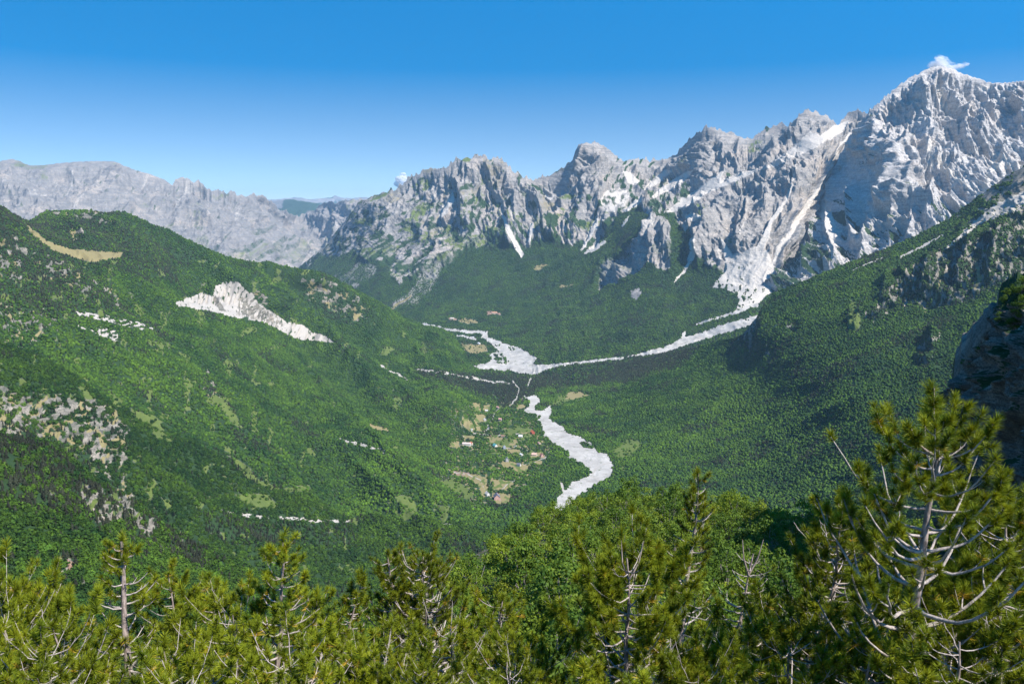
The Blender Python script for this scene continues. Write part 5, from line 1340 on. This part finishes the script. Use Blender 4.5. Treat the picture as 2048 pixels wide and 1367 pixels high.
def put_pine(kind, px, py, D, label, group, geo=None, base_shift=(0, 0), rot=0.0, scale=1.0, name="pine_tree", **kw):
    """stand a pine so that its top reaches the surveyed point; the base rests on the ground"""
    top = at(px, py, D)
    bx, by = top[0] + base_shift[0], top[1] + base_shift[1]
    gz = float(G(np.array([bx]), np.array([by]))[0])
    H = top[2] - gz
    e = bpy.data.objects.new(name, None); COL.objects.link(e); e.location = (bx, by, gz)
    tag(e, label, "pine tree", group)
    if geo is None:
        lean = (-base_shift[0] / max(H, 0.5), -base_shift[1] / max(H, 0.5))
        g = make_pine(H=H, lean=lean, **kw)
        g['trunk'].build("trunk", M_pinebark, e)
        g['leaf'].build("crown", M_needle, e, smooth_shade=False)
        if g['twig'].V: g['twig'].build("limbs", M_twig, e)
        for b in g['branches']: b.build("branch", M_twig, e)
        for c in g['cones']:
            o = bpy.data.objects.new("pine_cone", CONE); COL.objects.link(o); o.parent = e; o.location = tuple(c); s = random.uniform(1.1, 1.7); o.scale = (s, s, s); o.rotation_euler = (random.uniform(-.8, .8), random.uniform(-.8, .8), 0)
    else:
        s = H / geo['H']; w = min(max(s, 0.75), 1.25) * scale
        e.rotation_euler = (0, 0, rot); e.scale = (w, w, s)
        for nm, md in geo['parts']:
            o = bpy.data.objects.new(nm, md); COL.objects.link(o); o.parent = e
    return e

GP = "pines standing on the near slope"
put_pine('p', 1845, 872, 8.0, "largest pine, thick trunk and pale curved boughs, filling the right corner", GP, base_shift=(0.06, 0.1), seed=11, spread=1.35, r0=0.13, shape='crown', dens=1.0, tuft=0.19, count=130, wid=0.0062, bare=0.2, first=0.14, cones=5, few=0.62, leaders=[(-0.10, 0.0, 0.72), (0.16, -0.1, 0.58), (0.02, 0.2, 0.45), (-0.35, -0.1, 0.32)], each_branch=True, gap=0.37)
put_pine('p', 1388, 940, 15.0, "tall slender pine with bare pale trunk rising above the broadleaf wood", GP, base_shift=(-0.42, 0.0), seed=12, spread=1.05, r0=0.11, shape='cone', dens=0.75, tuft=0.178, count=90, wid=0.007, bare=0.55, first=0.2, gap=0.33, tone=0.85)
put_pine('p', 1243, 1120, 8.6, "double stemmed pine with long fresh needles in the middle foreground", GP, base_shift=(0.05, 0.0), seed=13, spread=1.1, r0=0.065, shape='crown', dens=1.0, tuft=0.178, count=110, wid=0.0065, bare=0.12, first=0.15, cones=4, fork=True, gap=0.24, tone=0.95)
put_pine('p', 1522, 1112, 12.0, "pine with a dead forked pale top between the tall pine and the largest pine", GP, base_shift=(-0.62, 0.0), seed=14, spread=1.15, r0=0.085, shape='cone', dens=0.8, tuft=0.178, count=75, wid=0.008, bare=0.4, first=0.15, dead_top=True, fork=True, gap=0.28, tone=1.0)
put_pine('p', 38, 1165, 12.0, "gnarled pine at the left edge with a bent pinkish trunk", GP, base_shift=(0.05, 0), seed=15, spread=1.0, r0=0.10, shape='crown', dens=0.8, tuft=0.185, count=75, wid=0.008, bare=0.35, first=0.15, cones=3, gap=0.30)
put_pine('p', 262, 1086, 11.5, "pine with a straight thick bare trunk, taller of the left pair", GP, base_shift=(-0.16, 0), seed=16, spread=1.0, r0=0.14, shape='cone', dens=0.6, tuft=0.178, count=78, wid=0.008, bare=0.55, first=0.15, cones=4, gap=0.27)
put_pine('p', 335, 1150, 13.0, "thin pine close to the right of the thick trunked left pine", GP, base_shift=(0.05, 0), seed=17, spread=0.95, r0=0.07, shape='crown', dens=0.8, tuft=0.178, count=78, wid=0.008, bare=0.45, first=0.2, gap=0.3)
put_pine('p', 550, 1080, 11.0, "open crowned pine with yellowish tufts and one long bare bough to the right", GP, base_shift=(-0.28, 0), seed=18, spread=1.15, r0=0.085, shape='cone', dens=0.8, tuft=0.178, count=78, wid=0.008, bare=0.4, first=0.15, cones=2, gap=0.26, tone=1.15)
put_pine('p', 712, 1142, 13.0, "half bare pine leaning right in the middle of the thicket", GP, base_shift=(-0.95, 0), seed=19, spread=0.75, r0=0.07, shape='cone', dens=0.7, tuft=0.178, count=70, wid=0.008, bare=0.65, first=0.2, gap=0.28)
put_pine('p', 770, 1104, 13.6, "left leaning stem of the dense dark twin pine", GP, base_shift=(0.55, 0.2), seed=20, spread=0.8, r0=0.10, shape='cone2', dens=0.9, tuft=0.17, count=70, wid=0.008, bare=0.2, first=0.3, gap=0.24, tone=0.8)
put_pine('p', 845, 1104, 13.8, "broad dense dark pine with blackish trunk in the middle of the thicket", GP, base_shift=(0.0, 0.1), seed=21, spread=1.05, r0=0.13, shape='flat', dens=1.0, tuft=0.17, count=70, wid=0.008, bare=0.2, first=0.25, gap=0.2, tone=0.8)
put_pine('p', 985, 1195, 12.5, "ragged pine with broken grey boughs right of the dark twin pine", GP, base_shift=(-0.2, 0.1), seed=22, spread=1.1, r0=0.09, shape='cone2', dens=0.8, tuft=0.18, count=70, wid=0.008, bare=0.4, first=0.2, gap=0.26)
put_pine('p', 2040, 1040, 9.0, "pine at the right edge reaching behind the largest pine", GP, base_shift=(0.1, 0.1), seed=23, spread=1.2, r0=0.09, shape='crown', dens=1.0, tuft=0.178, count=105, wid=0.0065, bare=0.2, first=0.15, cones=2, gap=0.26)
put_pine('p', 1960, 1030, 10.0, "second pine trunk just right of the largest pine", GP, base_shift=(-0.1, 0.1), seed=24, spread=1.0, r0=0.07, shape='cone2', dens=0.9, tuft=0.178, count=90, wid=0.0075, bare=0.25, first=0.15, gap=0.28)
put_pine('p', 1655, 1010, 10.0, "bushy dark pine behind the left side of the largest pine", GP, base_shift=(0.1, 0.1), seed=25, spread=1.15, r0=0.08, shape='cone2', dens=1.0, tuft=0.178, count=90, wid=0.0075, bare=0.15, first=0.2, gap=0.26, tone=0.85)
# prototypes for the thicket, then copies of each with its parts
FILLG = []
for i, (H, sp, tn) in enumerate([(3.2, 1.15, 1.0), (3.0, 1.1, 1.15), (3.4, 1.2, 0.9), (2.8, 1.1, 1.05), (3.2, 1.0, 1.25), (3.0, 1.2, 0.95)]):
    g = make_pine(seed=60 + i, H=H, spread=sp, r0=0.06, shape=('crown', 'cone', 'cone2')[i % 3], lean=(random.uniform(-.1, .1), 0), dens=0.8, tuft=0.168, count=75, wid=0.0078, bare=0.44, first=0.12, gap=0.30, tone=tn)
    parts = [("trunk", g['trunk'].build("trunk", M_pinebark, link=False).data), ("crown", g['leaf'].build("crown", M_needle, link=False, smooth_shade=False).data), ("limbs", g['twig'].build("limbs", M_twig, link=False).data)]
    FILLG.append({'H': H, 'parts': parts})
FILL = [(-30, 1230, 10.5), (110, 1195, 13), (155, 1255, 10), (85, 1300, 9), (400, 1195, 12.5), (350, 1285, 9.5), (455, 1245, 11),  (620, 1215, 12), (655, 1275, 10), (580, 1320, 8.3), (445, 1330, 8.4),
        (735, 1265, 10.5), (775, 1315, 9), (695, 1330, 8.6), (820, 1325, 8.2), (905, 1275, 10.5), (945, 1325, 8.8), (1020, 1290, 10), (1085, 1305, 9), (1140, 1325, 8), (1325, 1240, 10), (1345, 1300, 8.6), (1425, 1290, 9), (1480, 1265, 10),
        (1390, 1335, 8), (1515, 1320, 8.2), (1560, 1225, 11.5), (1590, 1290, 9), (1625, 1180, 12), (1660, 1265, 9.6), (1705, 1190, 11), (1720, 1300, 8), (1930, 1180, 9), (1975, 1240, 8.2), (2050, 1150, 10), (2035, 1290, 7.4), (1950, 1310, 7.2), (2100, 1240, 8),
        (130, 1350, 8), (390, 1350, 8), (650, 1358, 8), (870, 1352, 8), (1000, 1355, 8), (1250, 1350, 7.2)]
random.seed(9)
MARKS = [(38, "gnarled left edge pine"), (262, "thick trunked left pine"), (550, "open yellowish pine"), (712, "half bare leaning pine"), (845, "broad dark pine"), (985, "ragged broken bough pine"), (1243, "double stemmed pine"), (1388, "tall slender pine"), (1522, "dead topped pine"), (1850, "largest pine")]
KINDS_ = ("upswept young pine", "slim pointed young pine", "dull green young pine", "small open young pine", "yellow-green young pine", "broad low young pine")
seen_ = {}
for i, (px, py, D) in enumerate(FILL):
    mx, mn = min(MARKS, key=lambda m: abs(m[0] - px))
    lab = KINDS_[i % 6] + (" low in front, " if py > 1300 else " ") + ("just left of the " if px < mx else "just right of the ") + mn
    if lab in seen_: lab = lab.replace("just ", "farther ")
    seen_[lab] = 1
    put_pine('f', px, py, D, lab, "young pines of the bottom thicket", geo=FILLG[i % 6], rot=random.uniform(0, 6.28), scale=random.uniform(0.85, 1.1), name="young_pine")
print("pines", round(time.time() - T0, 1))
# shrubs clinging to the cliff
def shrub(px, py, s, label, D=None):
    q = project(CLIFF.P); d = (q[0] - px) ** 2 + (q[1] - py) ** 2; i = np.unravel_index(np.argmin(d), d.shape); p = CLIFF.P[i]
    e = bpy.data.objects.new("shrub", None); COL.objects.link(e); e.location = (p[0], p[1] - 0.2, p[2] - s * 1.2); e.scale = (s * .5, s * .5, s * .38)
    e.rotation_euler = (0, 0, px * 0.7)
    tag(e, label, "shrub", "shrubs on the shaded cliff")
    for nm, md in (("stem", PROTO[3][0]), ("foliage", PROTO[3][1])):
        o = bpy.data.objects.new(nm, md); COL.objects.link(o); o.parent = e
for a in [(2040, 590, 1.0, "topmost olive shrub on the crest of the shaded cliff"), (2015, 606, 0.8, "second shrub from the top of the cliff crest"), (2046, 625, 0.9, "shrub just below the cliff crest at the right edge"), (2030, 655, 0.9, "shrub on the ledge halfway down the upper cliff"), (1998, 640, 0.5, "small shrub on the notch of the cliff edge"),
          (1960, 700, 0.4, "tiny shrub where the cliff edge steps down"), (1975, 735, 0.8, "dark shrub in the niche of the middle cliff"), (1925, 728, 0.35, "tiny shrub on the lower cliff edge"), (1985, 790, 0.8, "dark shrub on the lower middle cliff"), (1945, 830, 0.9, "dark shrub low on the left of the cliff")]:
    shrub(*a)
# ================================================================ CLOUDS
def cloud_mat(al):
    k = NT("cloud_vapour")
    d = k.n('ShaderNodeBsdfDiffuse'); d.inputs[0].default_value = (0.95, 0.95, 0.96, 1)
    t2 = k.n('ShaderNodeBsdfTranslucent'); t2.inputs[0].default_value = (0.95, 0.95, 0.96, 1)
    m0 = k.n('ShaderNodeMixShader'); m0.inputs[0].default_value = 0.6
    k.l(d.outputs[0], m0.inputs[1]); k.l(t2.outputs[0], m0.inputs[2])
    tr = k.n('ShaderNodeBsdfTransparent'); m = k.n('ShaderNodeMixShader'); m.inputs[0].default_value = al
    k.l(tr.outputs[0], m.inputs[1]); k.l(m0.outputs[0], m.inputs[2]); k.l(m.outputs[0], k.out.inputs['Surface'])
    return k.m
M_cloud, M_cloud2 = cloud_mat(0.085), cloud_mat(0.5)
def cloud(label, D, lobes, seed):
    """lobes: (px, py, radius px, weight) puffs at distance D; each lobe is filled with small ragged billows"""
    R = np.random.RandomState(seed); g = Geo(); v0, f0 = ico(2)
    for (px, py, rp, n) in lobes:
        c = at(px, py, D); rad = rp / F * D
        for i in range(int(n * 1.6)):
            o = R.normal(0, 0.42, 3) * rad * np.array([1, 1.2, 0.8]); s = rad * R.uniform(0.3, 0.75)
            v = v0 * (1 + 0.22 * fbm(v0[:, 0] * 1.6 + i + px, v0[:, 1] * 1.6, v0[:, 2] * 1.6, o=3))[:, None] * s * np.array([1, 1, 0.8])
            g.add(v + c + o, f0)
    o = g.build("cloud", M_cloud if D < 9000 else M_cloud2)
    tag(o, label, "cloud")
cloud("small white cloud puff resting on the highest peak, trailing a wisp to the right", 6800, [(1880, 133, 14, 34), (1866, 132, 8, 12), (1879, 121, 8, 16), (1874, 116, 4, 5), (1897, 136, 9, 16), (1909, 135, 7, 12), (1918, 133, 6, 10), (1926, 131, 5, 9), (1934, 129, 4, 7), (1890, 127, 5, 5)], 3)
cloud("tiny white cloud rising behind the left shoulder of the central massif", 52000, [(803, 362, 10, 26), (800, 368, 9, 16), (806, 354, 6, 12), (797, 362, 5, 8)], 4)
SC.cycles.transparent_max_bounces = 64
# ================================================================ the air: one closed box of even haze round everything
def haze():
    x0, x1, y0, y1, z0, z1 = -24000, 24000, -600, 42000, _lo - 1.0, HAZE_TOP
    v = np.array([(x, y, z) for x in (x0, x1) for y in (y0, y1) for z in (z0, z1)], float)
    f = np.array([(0, 1, 3, 2), (4, 6, 7, 5), (0, 4, 5, 1), (2, 3, 7, 6), (0, 2, 6, 4), (1, 5, 7, 3)])
    m = bpy.data.materials.new("air"); m.use_nodes = True
    t = m.node_tree
    for n in list(t.nodes): t.nodes.remove(n)
    o = t.nodes.new('ShaderNodeOutputMaterial'); pv = t.nodes.new('ShaderNodeVolumePrincipled')
    pv.inputs['Color'].default_value = HAZE_COLOR
    pv.inputs['Density'].default_value = HAZE_DENSITY
    pv.inputs['Anisotropy'].default_value = 0.0
    t.links.new(pv.outputs[0], o.inputs['Volume'])
    b = mesh_from("haze", v, f, m, smooth_shade=False); b["kind"] = "stuff"
_lo, _hi, _cl = 1e9, -1e9, {}
for _o in SC.objects:
    if _o.type != 'MESH': continue
    _z = np.empty(len(_o.data.vertices) * 3, np.float32); _o.data.vertices.foreach_get("co", _z); _z = _z[2::3]
    if _o.name.startswith("cloud"): _cl[_o.name] = float(_z.min()); continue
    if _o.get("kind") in ("structure", "stuff"): _lo = min(_lo, float(_z.min())); _hi = max(_hi, float(_z.max()))
print("heights", _lo, _hi, "clouds from", _cl)
HAZE_TOP = _hi + 2.0
HAZE_DENSITY = 2.1e-5
HAZE_COLOR = (0.45, 0.72, 1.0, 1)
haze()
